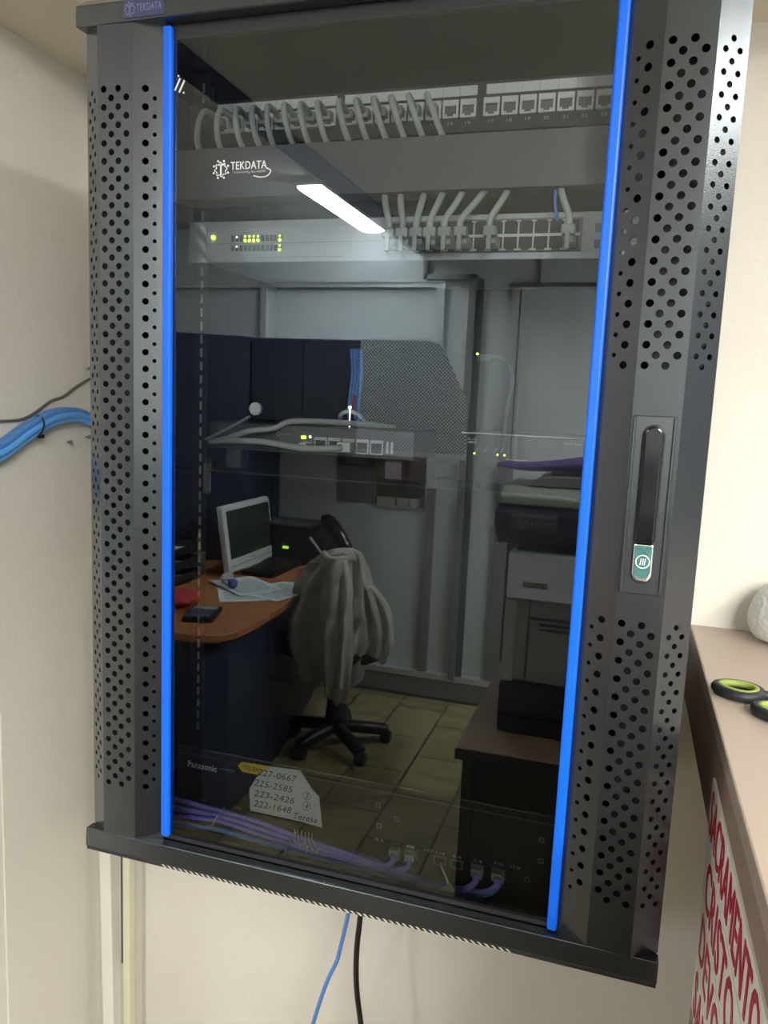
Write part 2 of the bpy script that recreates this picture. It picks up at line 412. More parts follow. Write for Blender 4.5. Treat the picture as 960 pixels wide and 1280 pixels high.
for side in (-1, 1):
    P = sect(side)
    rng = [(.2855,-.428)] if side < 0 else [(.2855,.0295),(-.181,-.443)]
    def rows(phase, us, r, per=PITCH):
        out = []
        for z0, z1 in rng:
            z = z0-phase*per
            while z > z1:
                for u in us: out.append((u, z, r))
                z -= per
        return out
    b = MB()
    facet(b, P[0], P[1], rows(0, [.62], .0033)+rows(.5, [.33], .0020))
    if side < 0: h2 = rows(0, [.42,.83], .0032)+rows(.5, [.19,.62], .0032)
    else: h2 = rows(0, [.16,.58], .0032)+rows(.5, [.37,.80], .0032)
    facet(b, P[1], P[2], h2)
    facet(b, P[2], P[3], rows(.5, [.27,.73], .0025)+rows(0, [.50], .0025))
    # returns: inner edge and top/bottom closure flanges
    b.poly([(P[3][0],P[3][1],ZB),(P[3][0],P[3][1],ZT),(P[3][0],.709,ZT),(P[3][0],.709,ZB)], [(0,1,2,3)])
    b.poly([(P[0][0],P[0][1],ZB),(P[0][0],P[0][1],ZT),(P[0][0],.709,ZT),(P[0][0],.709,ZB)], [(0,1,2,3)])
    b.build('perforated_column', 'powder', cab, solid=.0011)
b = MB().box(XC-.2125,XC+.2125,.7005,.708,.3305,ZT).build('door_top_rail', 'inner', cab, bevel=.0008)
b = MB().box(XC-.2125,XC+.2125,.7005,.708,ZB,-.4790).build('door_bottom_rail', 'inner', cab, bevel=.0008)
for side in (-1, 1):
    a, c = XC+side*.2034, XC+side*.2127
    zb = -.4815 if side < 0 else -.4855
    MB().box(min(a,c),max(a,c),.6935,.7005,zb,.3410).build('blue_trim_strip', 'blue', cab, bevel=.0022, seg=3)
# glass pane: front face reflects, the other faces are clear
b = MB(); x0, x1, z0, z1 = XC-.2040, XC+.2040, -.4815, .3312
b.box(x0,x1,GY,GY+.004,z0,z1)
gl = b.build('door_glass', ['glass','glass_in'], cab)
for f in gl.data.polygons: f.material_index = 0 if f.normal.y < -.5 else 1
# printing on the glass
b = gear(MB(), -.3926,.2105,.0070,.6996,.6999, 8, .10)
b.box(-.3934,-.3919,.6996,.6999,.2055,.2142).box(-.3962,-.3890,.6996,.6999,.2140,.2152)
for i in range(8):
    a = 2*math.pi*(i+.5)/8; b.cyl((-.3926+.0082*math.cos(a),.6996,.2105+.0082*math.sin(a)), .0010, .0003, 'y', 8)
b.build('logo_gear', 'print_w', gl)
text('logo_lettering', 'TEKDATA', 'print_w', gl, (-.3822,-.3447,.2098,.2168), at=.6999, thick=.0003)
text('logo_tagline', 'Connecting the world', 'print_g', gl, (-.3790,-.3465,.2058,.2083), at=.6999, thick=.0003)
MB().tube([(-.345,.6997,.2098),(-.3408,.6997,.2078),(-.3418,.6997,.2045),(-.346,.6997,.2022),(-.352,.6997,.2020),(-.358,.6997,.2035)], .0005, 6).build('logo_swoosh', 'print_w', gl)
for i, (x, z) in enumerate(((-.4402,.2898),(-.4355,.2878))):
    MB().tube([(x-.0028,.6997,z-.0052),(x+.0028,.6997,z+.0052)], .0008, 6).build('printed_stroke', 'print_w', gl)
b = MB().cyl((-.4392,.6996,.2975),.0009,.0003,'y',10).cyl((-.4335,.6996,.2820),.0009,.0003,'y',10); b.build('printed_dots', 'print_w', gl)
# lock with swing handle
hx, hy = XC+.2588, .6855
b = MB(); x0, x1, z0, z1 = hx-.0172, hx+.0172, -.1535, -.0035
b.box(x0,x1,.6835,.688,z0,z1)
lk = b.build('lock_plate', 'powder', cab, bevel=.0008)
for xs in (x0+.0014, x1-.0014): MB().box(xs-.0014,xs+.0014,.6815,.6836,z0+.002,z1-.001).build('plate_rim', 'powder', lk, bevel=.0009)
def capsule(x, z0, z1, r, top=True, bot=True, n=12):
    pts = []
    if top: pts += [(x+r*math.cos(math.pi*i/n), z1-r+r*math.sin(math.pi*i/n)) for i in range(n+1)]
    else: pts += [(x+r,z1),(x-r,z1)]
    if bot: pts += [(x-r*math.cos(math.pi*i/n), z0+r-r*math.sin(math.pi*i/n)) for i in range(n+1)]
    else: pts += [(x-r,z0),(x+r,z0)]
    return pts
MB().prism(capsule(hx,-.1440,-.0105,.0092), 'y', .6829, .6840).build('handle_recess', 'inner', lk)
hd = MB().prism(capsule(hx,-.1085,-.0115,.0080,True,False), 'y', .6775, .6838).build('swing_handle', 'gloss', lk, bevel=.0022, seg=3, smooth=False)
tb = MB().prism(capsule(hx,-.1425,-.1092,.0080,False,True), 'y', .6785, .6838).build('key_cover', 'chrome', lk, bevel=.0018, seg=3)
MB().prism(capsule(hx,-.1385,-.1110,.0066,False,True), 'y', .6780, .6786).build('teal_film', 'teal', tb)
ringp = [(hx+.0054*math.cos(2*math.pi*i/16), .6779, -.1243+.0054*math.sin(2*math.pi*i/16)) for i in range(16)]
MB().tube(ringp, .0005, 6, 2, True).build('ring_mark', 'print_w', tb)
b = MB()
for dx in (-.0016,.0002,.0018): b.obox((hx+dx,.6778,-.1243),(.0004,0,.0001),(0,.0003,0),(.0004,0,.0028))
b.build('stroke_mark', 'print_w', tb)
# rack rails inside
for x in (-.4725, .0):
    b = MB().box(x-.010,x+.010,.800,.8015,-.50,.34).box(x-.010 if x < -.2 else x+.0085,x-.0085 if x < -.2 else x+.010,.80,.84,-.50,.34)
    r = b.build('rack_rail', 'inner', cab)
    b = MB(); z = .33
    while z > -.49:
        b.box(x+.001,x+.0035,.7985,.80,z-.0095,z); z -= .0148
    b.build('rail_slot_light', 'swgrey', r)  # pale blocks painted in for light showing through the rail holes
MB().box(X0+.004,X1-.004,.800,1.12,-.0900,-.0880).build('shelf', 'inner', cab)

# ------------------------------------------------------------------ patch panel
EY = .79
pp = thing('patch_bay', (XC,EY,.262), 'black patch panel with white sockets and white label strips, topmost in the rack', 'patch panel')
PPX = (XC-.2413, XC+.2413)
MB().box(*PPX,EY,EY+.006,.2610,.3062).build('panel_plate', 'inner', pp, bevel=.0005)
ports = [-.4414+.0174*i for i in range(8)]+[-.2970+.0174*i for i in range(8)]+[-.1526+.01745*i for i in range(8)]
for g in range(3):
    xa, xb = ports[g*8]-.0060, ports[g*8+7]+.0080
    ls = MB().box(xa,xb,EY-.0012,EY,.2938,.3030).build('label_strip', 'white', pp, bevel=.0003)
    b = MB()
    for i in range(1,8): b.box(xa+(xb-xa)*i/8-.0002,xa+(xb-xa)*i/8+.0002,EY-.0014,EY-.0012,.2940,.3028)
    b.build('label_dividers', 'print_g', ls)
for i, x in enumerate(ports):
    pt = MB()
    z0, z1 = .2738,.2905
    pt.box(x-.0078,x-.0058,EY-.003,EY,z0,z1).box(x+.0058,x+.0078,EY-.003,EY,z0,z1).box(x-.0058,x+.0058,EY-.003,EY,z1-.0055,z1).box(x-.0058,x+.0058,EY-.003,EY,z0,z0+.0035)
    k = pt.build('socket', 'white', pp, bevel=.0003)
    MB().box(x-.0058,x+.0058,EY-.0008,EY-.0002,z0+.0034,z1-.0054).box(x-.003,x+.003,EY-.0032,EY-.0008,z0+.0015,z0+.0036).build('socket_opening', 'mgr', k)
    if i >= 13: text('socket_number', str(i+1), 'print_g', pp, (x-.0026,x+.0026,.2682,.2712), at=EY, thick=.0003)

# ------------------------------------------------------------------ cable manager
cm = thing('cable_manager', (XC,.755,.198), 'plain dark grey cable manager plate between patch panel and switch', 'cable manager')
MB().box(PPX[0],PPX[1],.7545,.7565,.1985,.2480).box(PPX[0],PPX[1],.7565,.79,.1985,.1998).build('front_plate', 'mgr', cm, bevel=.0006)
for xa in (PPX[0],PPX[1]-.002): MB().box(xa,xa+.002,.7565,.79,.1998,.2480).build('side_flange', 'mgr', cm)
MB().box(PPX[0],PPX[1],.793,.796,.2050,.2580).build('back_plate', 'inner', cm)
# ------------------------------------------------------------------ blank back tray (dark strip behind the cables)
# ------------------------------------------------------------------ rack switch
sw = thing('network_switch', (XC,EY,.1405), 'light grey 24-port rack switch with green lights on its left end', 'network switch')
MB().box(XC-.219,XC+.219,EY,EY+.2,.1408,.1838).build('switch_body', 'swgrey', sw, bevel=.0008)
MB().box(PPX[0]+.0008,XC-.219,EY-.0005,EY+.0015,.1408,.1838).build('rack_ear', 'alu', sw)
MB().box(XC+.219,PPX[1],EY-.0005,EY+.0015,.1408,.1838).build('rack_ear', 'alu', sw)
b = MB().box(-.4455,-.075,EY-.0004,EY,.1602,.1606).box(-.40,-.3,EY-.0004,EY,.1456,.1459); b.build('body_seam', 'mgrey', sw)
sx0, pitch = -.2425, .01452
blk = MB().box(sx0-.0090,sx0+pitch*12+.0088,EY-.002,EY,.1475,.1785).build('port_block', 'mgrey', sw, bevel=.0004)
MB().box(sx0-.0073,sx0+pitch*12+.0073,EY-.0026,EY-.002,.1616,.1642).build('port_divider', 'white', blk)
for c in range(13):
    x = sx0+pitch*c
    for z0, z1, up in ((.1645,.1765,1),(.1495,.1615,0)):
        MB().box(x-.0062,x+.0062,EY-.0026,EY-.0019,z0,z1).build('port_opening', 'blackpl', blk)
    if c < 12:
        b = MB()
        for z0, z1 in ((.1640,.1768),(.1492,.1618)): b.box(x+.0066,x+.0078,EY-.0034,EY-.002,z0,z1)
        b.box(x+.0038,x+.0106,EY-.0034,EY-.002,.1488,.1504)
        b.box(x+.0048,x+.0096,EY-.0034,EY-.002,.1755,.1766)
        b.build('port_spring', 'white', blk)
for z0 in (.1645,.1500): MB().box(-.0475,-.0405,EY-.001,EY,z0,z0+.008).build('module_slot', 'mgrey', sw)
MB().cyl((-.4511,EY-.0015,.1673),.0020,.0015,'y',12).build('power_light', 'led', sw)
for r, z in enumerate((.1655,.1555)):
    for c in range(12):
        x = -.4275+.00508*c
        lit = (r == 0 and c in (3,4,5,6,11)) or (r == 1 and c == 11)
        w = MB().box(x-.0018,x+.0018,EY-.0008,EY,z-.0032,z+.0032).build('light_window', 'ledoff', sw)
        if lit:
            MB().cyl((x,EY-.0014,z+.0020),.0010,.0006,'y',8).cyl((x,EY-.0014,z-.0022),.0015,.0006,'y',8).build('green_light', 'led', w)
        elif c == 1: MB().cyl((x,EY-.0013,z+.0016),.0008,.0005,'y',8).build('white_light', 'ledw', w)

# ------------------------------------------------------------------ patch cables, upper row
ordn = ['first','second','third','fourth','fifth','sixth','seventh','eighth','ninth','tenth','eleventh','twelfth','thirteenth','fourteenth']
for i in range(14):
    x = ports[i]; dx = [-.012,-.004,.004,.006,.004,.008,.008,.010,.010,.012,.014,.015,.016,.018][i]
    lab = 'grey patch cable looping down from the %s socket from the left of the patch panel' % ordn[i]
    t = thing('patch_cable', (x,EY,.25), lab, 'cable', 'patch cables on the patch panel')
    MB().tube([(x,.7795,.2835),(x,.765,.2860),(x+dx*.15,.7535,.2835),(x+dx*.45,.7500,.2720),(x+dx*.8,.7545,.2570),(x+dx,.7660,.2460),(x+dx*1.05,.7770,.2300)], .0031, 10).build('cable_jacket', 'cable_w', t, smooth=True)
    MB().box(x-.0052,x+.0052,.7790,EY-.0005,.2775,.2865).build('plug', 'boot', t, bevel=.001)
# ------------------------------------------------------------------ patch cables, lower row
tops = [-.2496,-.2330,-.2080,-.1890,-.1690,-.1479,-.1264,-.0808]
cols = [0,1,2,3,4,5,7,12]
for i, (tx, c) in enumerate(zip(tops, cols)):
    x = sx0+pitch*c+[.002,.0015,.001,0,0,.001,0,-.001][i]
    lab = 'grey patch cable plugged into the rack switch, %s from the left' % ordn[i] if i < 7 else 'grey patch cable plugged alone at the right end of the rack switch'
    t = thing('patch_cable', (x,EY,.145), lab, 'cable', 'patch cables on the rack switch')
    mx = (tx+x)/2+(tx-x)*.12
    MB().tube([(tx+(tx-x)*.15,.782,.2250),(tx,.7700,.2060),(mx,.7600,.1890),(x,.7560,.1720),(x,.7555,.1620)], .0033, 10).build('cable_jacket', 'cable_w', t, smooth=True)
    pl = MB().box(x-.0062,x+.0062,.7520,.7640,.1560,.1650).box(x-.0050,x+.0050,.7600,EY-.0030,.1500,.1600)
    pl = pl.build('plug', 'boot', t, bevel=.0012)
    MB().box(x-.0022,x+.0022,.7500,.7530,.1430,.1580).build('plug_clip', 'boot', pl, bevel=.0006)
# blue strand beside the right cable
tag(MB().tube([(-.0850,.785,.2220),(-.0845,.7705,.2050),(-.0835,.7620,.1850),(-.0800,.7640,.1700)], .0016, 8).build('network_cable', 'cable_b', smooth=True), 'thin blue cable beside the single right patch cable of the rack switch', 'cable')

# ------------------------------------------------------------------ small desktop switch on the shelf
ts = thing('desktop_switch', (-.34,.83,-.088), 'small black desktop switch on the middle shelf with white cables plugged in', 'network switch')
TY = .82
MB().box(-.475,-.222,TY,TY+.10,-.0640,-.0330).box(-.46,-.44,TY+.02,TY+.04,-.088,-.064).box(-.26,-.24,TY+.02,TY+.04,-.088,-.064).build('switch_body', 'mgr', ts, bevel=.001)
b = MB(); b.tube([(-.3845,TY-.0004,-.0425),(-.3820,TY-.0004,-.0410),(-.3800,TY-.0004,-.0430),(-.3815,TY-.0004,-.0455)], .0006, 6, 3, True); b.build('logo_mark', 'print_g', ts)
text('logo_lettering', 'tp-link', 'print_g', ts, (-.3780,-.3655,-.0452,-.0418), at=TY, thick=.0003)
MB().box(-.3535,-.3485,TY-.0012,TY,-.0470,-.0440).build('green_light', 'led', ts)
MB().cyl((-.3430,TY-.0012,-.0445),.0011,.0012,'y',8).build('white_light', 'ledw', ts)
for i in range(5):
    x = -.3300+.0165*i
    k = MB().box(x-.0074,x+.0074,TY-.0012,TY,-.0600,-.0440).build('port_frame', 'swgrey', ts)
    MB().box(x-.0058,x+.0058,TY-.0018,TY-.001,-.0585,-.0475).build('port_opening', 'blackpl', k)
for x in (-.2515,-.2465):
    MB().box(x-.0015,x+.0015,TY-.0012,TY,-.058,-.045).build('vent_slot', 'swgrey', ts)
# white cables of the desktop switch
P0 = (-.4640,.808,-.0562)
t = thing('network_cable', (-.38,.80,-.06), 'pale grey cable in a low curve to a plug of the desktop switch', 'cable')
MB().tube([P0,(-.4300,.800,-.0530),(-.3900,.795,-.0518),(-.3700,.794,-.0535),(-.3400,.794,-.0560),(-.3080,.797,-.0545),(-.2990,.803,-.0530)], .0036, 10).build('cable_jacket', 'cable_w', t, smooth=True)
MB().box(-.3050,-.2890,.803,TY-.001,-.0585,-.0475).build('plug', 'white', t, bevel=.0015)
MB().box(-.3490,-.3390,.800,TY-.001,-.0575,-.0505).build('plug', 'white', t, bevel=.0015)
t = thing('network_cable', (-.38,.83,-.05), 'pale grey cable arching over the desktop switch to the back of the shelf', 'cable')
MB().tube([P0,(-.4450,.806,-.0525),(-.4200,.802,-.0440),(-.4050,.806,-.0400),(-.3850,.815,-.0370),(-.3700,.822,-.0290),(-.3400,.84,-.0275),(-.3000,.87,-.0290),(-.2750,.92,-.033)], .0034, 10).build('cable_jacket', 'cable_w', t, smooth=True)
tag(MB().tube([(-.336,.90,-.030),(-.330,.88,-.020),(-.318,.875,-.015),(-.307,.88,-.019),(-.303,.90,-.030)], .0026, 8).build('network_cable', 'swgrey', smooth=True), 'short grey cable bent in a small arch behind the desktop switch', 'cable')
tag(MB().tube([(-.325,.91,-.026),(-.3205,.895,-.020),(-.316,.885,-.006),(-.316,.885,.004)], .0018, 8).build('signal_wire', 'red', smooth=True), 'thin red wire rising behind the desktop switch', 'wire')
tag(MB().cyl((-.3120,.86,-.010),.0015,.003,'y',10).tube([(-.3120,.862,-.035),(-.3120,.862,-.010)],.0006,6).build('indicator_light', 'ledw'), 'tiny white light on a stalk above the desktop switch', 'light')
# round cap on an arm
t = thing('cable_holder', (-.43,.80,-.055), 'thin grey arm ending in a round white cap inside the cabinet', 'cable holder')
MB().tube([(-.4640,.800,-.0535),(-.4320,.797,-.0380),(-.4060,.795,-.0245)], .0016, 8).build('arm', 'print_g', t)
MB().cyl((-.3975,.790,-.0157),.0072,.006,'y',24).build('round_cap', 'white', t, bevel=.0008)
for i in range(4):
    x = -.345+.0042*i
    MBt = MB().tube([(x,.95,.062),(x+.001,.955,.03),(x-.0005,.95,-.010),(x+.002,.95,-.035),(x+.002,.97,-.07)], .0022, 8)
    tag(MBt.build('network_cable', 'cable_b', smooth=True), 'blue cable hanging inside the cabinet behind the desktop switch, %s of four from the left' % ordn[i], 'cable', 'blue cables hanging inside the cabinet')

# ------------------------------------------------------------------ router at the right
rt = thing('network_router', (-.10,.84,-.088), 'dark flat router on the right of the middle shelf with a pale top edge', 'router')
RY = .80
MB().box(-.1700,-.004,RY,RY+.15,-.0800,-.0305).build('router_body', 'blackpl', rt, bevel=.001)
MB().box(-.1650,-.1500,RY+.01,RY+.03,-.088,-.08).box(-.03,-.01,RY+.01,RY+.03,-.088,-.08).build('rubber_foot', 'rubber', rt)
MB().box(-.1660,-.006,RY-.0012,RY+.001,-.0303,-.0290).build('top_edge', 'swgrey', rt)
b = MB()
for i, h in enumerate((.5,1,.5,.25,.5,1,.5)): b.box(-.1597+.0015*i,-.1591+.0015*i,RY-.0006,RY,-.0368,-.0368+.0028*h)
b.build('logo_bars', 'print_g', rt)
text('logo_lettering', 'CISCO', 'print_w', rt, (-.1592,-.1505,-.0402,-.0378), at=RY, thick=.0003)
text('front_lettering', 'Small Business', 'print_g', rt, (-.0620,-.0380,-.0362,-.0338), at=RY, thick=.0003)
for i, (x, m) in enumerate(((-.1517,'led'),(-.1277,'led'),(-.1205,'led'))):
    MB().cyl((x,RY-.001,-.0505),.0009,.001,'y',8).build('green_light', m, rt)
b = MB()
for x in (-.1517,-.1430,-.1330,-.1265): b.obox((x+.0028,RY-.0003,-.0460),(.0003,0,.0002),(0,.0003,0),(.0018,0,.0026))
b.build('printed_stroke', 'print_g', rt)
MB().box(-.1195,-.0980,RY-.0005,RY,-.0548,-.0543).build('printed_line', 'print_g', rt)
t = thing('network_cable', (-.13,.80,.0), 'pale cable curving down beside the router from a plug with a green light', 'cable')
MB().tube([(-.1430,.800,.0462),(-.1340,.800,.0468),(-.1240,.800,.0420),(-.1180,.801,.0300),(-.1180,.803,.0160),(-.1210,.806,-.0010),(-.1250,.812,-.0285)], .0020, 8).build('cable_jacket', 'dgrey', t, smooth=True)
pg = MB().box(-.1535,-.1400,.797,.803,.0425,.0500).build('plug', 'dgrey', t, bevel=.0012)
MB().cyl((-.1545,.798,.0502),.0011,.002,'y',8).build('green_light', 'led', pg)

# ------------------------------------------------------------------ telephone exchange box
px = thing('telephone_exchange_box', (-.24,.8,-.5055), 'black telephone exchange box lying on the cabinet floor', 'telephone exchange')
BY = .745
MB().box(-.4650,-.0180,BY,.98,-.5055,-.3992).build('box_body', 'blackpl', px, bevel=.0015)
MB().box(-.462,-.021,BY-.0006,BY,-.4085,-.4079).build('lid_seam', 'mgr', px)
text('maker_lettering', 'Panasonic', 'print_w', px, (-.4505,-.4135,-.4238,-.4160), at=BY, thick=.0004, bold=.012)
text('model_lettering', 'KX-NS500', 'print_g', px, (-.4090,-.3920,-.4198,-.4170), at=BY, thick=.0003)
lbls = [(-.4305,'CO'),(-.3869,'LAN'),(-.2198,'S1'),(-.2005,'MNT'),(-.1845,'1'),(-.1650,'PRT'),(-.1523,'1-4'),(-.1345,'5-6'),(-.1129,'7-8'),(-.0917,'9-12'),(-.0743,'13-16')]
for k, (x, s) in enumerate(lbls):
    z = -.4610 if x < -.3 else -.4630+(.002 if x > -.1 else 0)
    text('port_label', s, 'print_g', px, (x-.0045,x+.0045,z-.0015,z+.0015), at=BY, thick=.0003)
for x, z in ((-.0509,-.4262),(-.0501,-.4484),(-.0621,-.4712),(-.2198,-.4470),(-.2217,-.4238),(-.2005,-.4350)):
    q = MB().box(x-.0030,x+.0030,BY-.0008,BY,z-.0030,z+.0030).build('square_socket', 'mgr', px, bevel=.0004)
    MB().cyl((x,BY-.0012,z),.0016,.0005,'y',10).build('socket_hole', 'blackpl', q)
for x in (-.2005,-.1830,-.1523,-.1345,-.1129,-.0917):
    q = MB().box(x-.0068,x+.0068,BY-.0015,BY,-.4760,-.4660).build('telephone_socket', 'mgr', px, bevel=.0004)
    MB().box(x-.0050,x+.0050,BY-.0021,BY-.0013,-.4745,-.4680).build('socket_opening', 'blackpl', q)
yl = MB().prism([(-.3872,-.4108),(-.3825,-.4052),(-.3470,-.4040),(-.3470,-.4168),(-.3815,-.4166)], 'y', BY-.0010, BY-.0002).build('arrow_sticker', 'yellow')
tag(yl, 'yellow arrow-shaped sticker half behind the handwritten note', 'sticker')
text('sticker_lettering', 'TES EX', 'ink', yl, (-.3800,-.3610,-.4130,-.4085), at=BY-.0010, thick=.0002)
NY = BY-.0022
pts = [(-.3716,-.4345),(-.3632,-.4190),(-.3450,-.4032),(-.3112,-.4012),(-.2960,-.4212),(-.2885,-.4272),(-.2835,-.4622),(-.3090,-.4600),(-.3700,-.4600)]
nt_ = MB().prism(pts, 'y', NY, BY-.0011).build('handwritten_note', 'paper')
tag(nt_, 'torn white note with handwritten telephone numbers taped on the black exchange box', 'note')
for s, bx in (('227-0667',(-.3620,-.3145,-.4160,-.4085)),('225-2585',(-.3660,-.3190,-.4290,-.4215)),('223-2426',(-.3660,-.3170,-.4415,-.4340)),('222-1648',(-.3660,-.3200,-.4535,-.4460)),
              ('3',(-.3045,-.3005,-.4320,-.4255)),('4',(-.3045,-.3005,-.4440,-.4375)),('Teresa',(-.3170,-.2900,-.4580,-.4510))):
    text('handwritten_line', s, 'ink', nt_, bx, at=NY, thick=.0002, shear=.25)
for z in (-.4288,-.4408):
    MB().tube([(-.3025+.0046*math.cos(2*math.pi*i/14), NY-.0001, z+.0046*math.sin(2*math.pi*i/14)) for i in range(14)], .00028, 5, 2, True).build('handwritten_circle', 'ink', nt_)

# bundle of blue cables in front of the exchange box
rnd = random.Random(9)
ends = [(-.1129,-.4700),(-.0917,-.4700),(-.2005,-.4690),(-.0895,-.4715),(-.1115,-.4720),(-.1990,-.4715),(-.1830,-.4700),(-.1345,-.4700)]
names = ['topmost','second from the top','third from the top','fourth from the top','fifth from the top','sixth from the top','seventh from the top','lowest and lightest']
for i in range(8):
    m = 'cable_lb' if i == 7 else 'cable_v'
    z0 = -.4560-.0038*i; off = (-.0055+.00165*i); yo = .7305+(i % 3)*.0035
    ex, ez = ends[i]
    path = [(-.468,yo,z0),(-.425,yo,-.4600-.0024*i+(0 if i < 7 else -.001)),(-.395,yo,-.4640-off*-1.0-.0*i),(-.350,yo,-.4690-off*-1.1),(-.310,yo,-.4740+off*.9)]
    path = [(-.468,yo,z0),(-.425,yo,-.4590-.0026*i),(-.400,yo,-.4600-.0021*i),(-.350,yo,-.4635-.0024*i),(-.315,yo,-.4700-.0018*i)]
    if ex > -.19 or i in (0,1,3,4):
        path += [(-.258,yo,-.4760-.0014*i),(-.205,yo,-.4835-.0008*i),(-.150,yo,-.4915-.0004*i),(-.125,yo,-.4900),(min(ex-.008,-.105),.728,-.4850),(ex,.732,-.4780),(ex,.741,ez)]
    else:
        path += [(-.258,yo,-.4760-.0014*i),(-.225,yo,-.4820),(-.208,.729,-.4805),(ex,.733,-.4760),(ex,.742,ez)]
    if i in (7,):
        path = [(-.468,.727,-.4860),(-.425,.727,-.4830),(-.400,.7265,-.4805),(-.350,.7265,-.4835),(-.315,.727,-.4855),(-.258,.728,-.4890),(-.205,.728,-.4930),(-.150,.728,-.4960),(-.120,.727,-.4935),(-.100,.727,-.4860),(-.0905,.732,-.4790),(-.0905,.742,-.4710)]
    t = thing('network_cable', (path[0][0],path[0][1],path[0][2]), ('violet-blue' if i < 7 else 'light blue')+' cable in the bundle across the exchange box, '+names[i]+' at the left', 'cable', 'cables across the exchange box')
    MB().tube(path, .0027 if i < 7 else .0031, 8).build('cable_jacket', m, t, smooth=True)
    e = path[-1]; MB().box(e[0]-.0052,e[0]+.0052,e[1]-.006,BY-.001,e[2]-.005,e[2]+.003).build('plug', 'boot', t, bevel=.0008)
def loop_tie(name, x, zc, rz, m, lab, tail=True):
    pts = [(x+.002*math.sin(a)+rz*.35*math.sin(a), .7325-.0090*math.cos(a), zc+rz*math.sin(a)) for a in [2*math.pi*i/14 for i in range(14)]]
    t = thing(name, (x,.73,zc-rz), lab, 'cable tie')
    MB().tube(pts, .0006, 6, 3, True).build('tie_loop', m, t)
    if tail:
        MB().tube([(x-.002,.7225,zc-rz*.3),(x-.004,.7215,zc-rz*1.3),(x-.0035,.7215,zc-rz*2.0)], .0005, 6).build('tie_tail', m, t)
loop_tie('cable_tie', -.4040, -.4695, .0120, 'print_w', 'white tie loop around the blue bundle, left of the note', False)
loop_tie('cable_tie', -.3140, -.4765, .0115, 'print_w', 'pale wire tie with loose tails around the bundle, just below the note')
b = MB()
for i in range(6):
    x = -.3070+.0040*i; b.tube([(x,.7225,-.4575-.001*(i%2)),(x+.0010,.7215,-.4650),(x+.0035*(i%3),.7215,-.4720-.003*(i % 2)),(x+.006,.723,-.4735-.0045*(i%3))], .00055, 6)
tag(b.build('stripped_wire_ends', 'cream_tape', smooth=True), 'frayed cream wire ends hooked over the bundle at the lower right of the note', 'wires')
t = thing('tape_flag', (-.1387,.722,-.4975), 'crumpled cream tape flag stuck on the bundle near the right sockets', 'tape flag')
MB().poly([(-.1500,.722,-.4925),(-.1435,.720,-.4845),(-.1350,.719,-.4770),(-.1310,.7215,-.4850),(-.1325,.719,-.4960),(-.1440,.7205,-.4975),(-.1400,.7165,-.4890)],
   [(0,1,6),(1,2,6),(2,3,6),(3,4,6),(4,5,6),(5,0,6)]).build('tape', 'cream_tape', t, solid=.001)
MB().tube([(-.1375,.721,-.4800),(-.1400,.722,-.4740),(-.1460,.728,-.4690),(-.1500,.738,-.4690)], .0010, 6).build('tape_tail', 'print_w', t, smooth=True)

# ================================================================== cables outside the cabinet
for i in range(6):
    a = 2*math.pi*i/6; dy = 0; dr = .0088
    ox, oz = dr*math.cos(a), dr*math.sin(a)*1.15
    path = [(-.866+ox,.06,-.30+oz),(-.866+ox,.40,-.235+oz),(-.862+ox,.65,-.165+oz),(-.862+ox,.80,-.118+oz),(-.862+ox,.90,-.100+oz),(-.862+ox,.960,-.072+oz),(-.862+ox,1.010,-.052+oz*.9),(-.862+ox,1.050,-.045+oz*.8),(-.862+ox*.8,1.090,-.048+oz*.7),(-.850+ox*.6,1.125,-.062+oz*.5),(-.82+ox*.5,1.135,-.075+oz*.4),(-.60,1.135,-.08+oz*.4),(-.545,1.135,-.08+oz*.4)]
    t = MB().tube(path, .0052, 10).build('network_cable', 'cable_b' if i not in (0,5) else 'cable_lb', smooth=True)
    tag(t, 'blue network cable in the tied bundle on the left wall', 'cable', 'blue cables bundled on the left wall')
pts = [(-.862+.0155*math.cos(a), .983+.006*math.sin(a), -.063+.0165*math.sin(a)) for a in [2*math.pi*i/14 for i in range(14)]]
t = thing('cable_tie', (-.862,.98,-.08), 'dark cable tie around the blue bundle on the left wall', 'cable tie')
MB().tube(pts, .0014, 6, 3, True).build('tie_loop', 'cable_k', t)
MB().obox((-.8525,.984,-.0765),(.003,0,0),(0,.004,0),(0,0,.003)).build('tie_head', 'cable_k', t)
tag(MB().tube([(-.873,.06,-.10),(-.873,.45,-.070),(-.873,.80,-.055),(-.873,.92,-.054),(-.873,.965,-.052),(-.873,.995,-.042),(-.873,1.030,-.024),(-.873,1.060,-.016),(-.873,1.095,.002),(-.872,1.145,.022)], .0020, 8).build('thin_wire', 'cable_br', smooth=True), 'thin brown-grey wire along the left wall above the blue bundle', 'wire')
for (y, z, s, lab) in ((1.072,-.090,.0035,'small dark screw in the left wall just under the blue bundle'),(1.125,.031,.005,'dark screw beside the cabinet where the thin wire ends'),(1.118,-.083,.003,'small dark nail at the cabinet end of the blue bundle')):
    t = thing('wall_screw', (-.877,y,z), lab, 'screw')
    MB().cyl((-.8765,y,z), s*.5, .006, 'x', 10).build('screw_shank', 'mgrey', t); MB().cyl((-.8705,y,z), s, .0018, 'x', 12).build('screw_head', 'mgrey', t)
tag(MB().tube([(-.300,.95,-.505),(-.313,.98,-.60),(-.335,1.0,-.738),(-.348,1.0,-.812),(-.352,1.0,-.83),(-.367,1.0,-.870),(-.386,1.0,-.943),(-.41,1.0,-1.05),(-.43,1.02,-1.3),(-.43,1.05,-1.59)], .0030, 10).build('network_cable', 'cable_b', smooth=True), 'single blue cable hanging below the cabinet', 'cable')
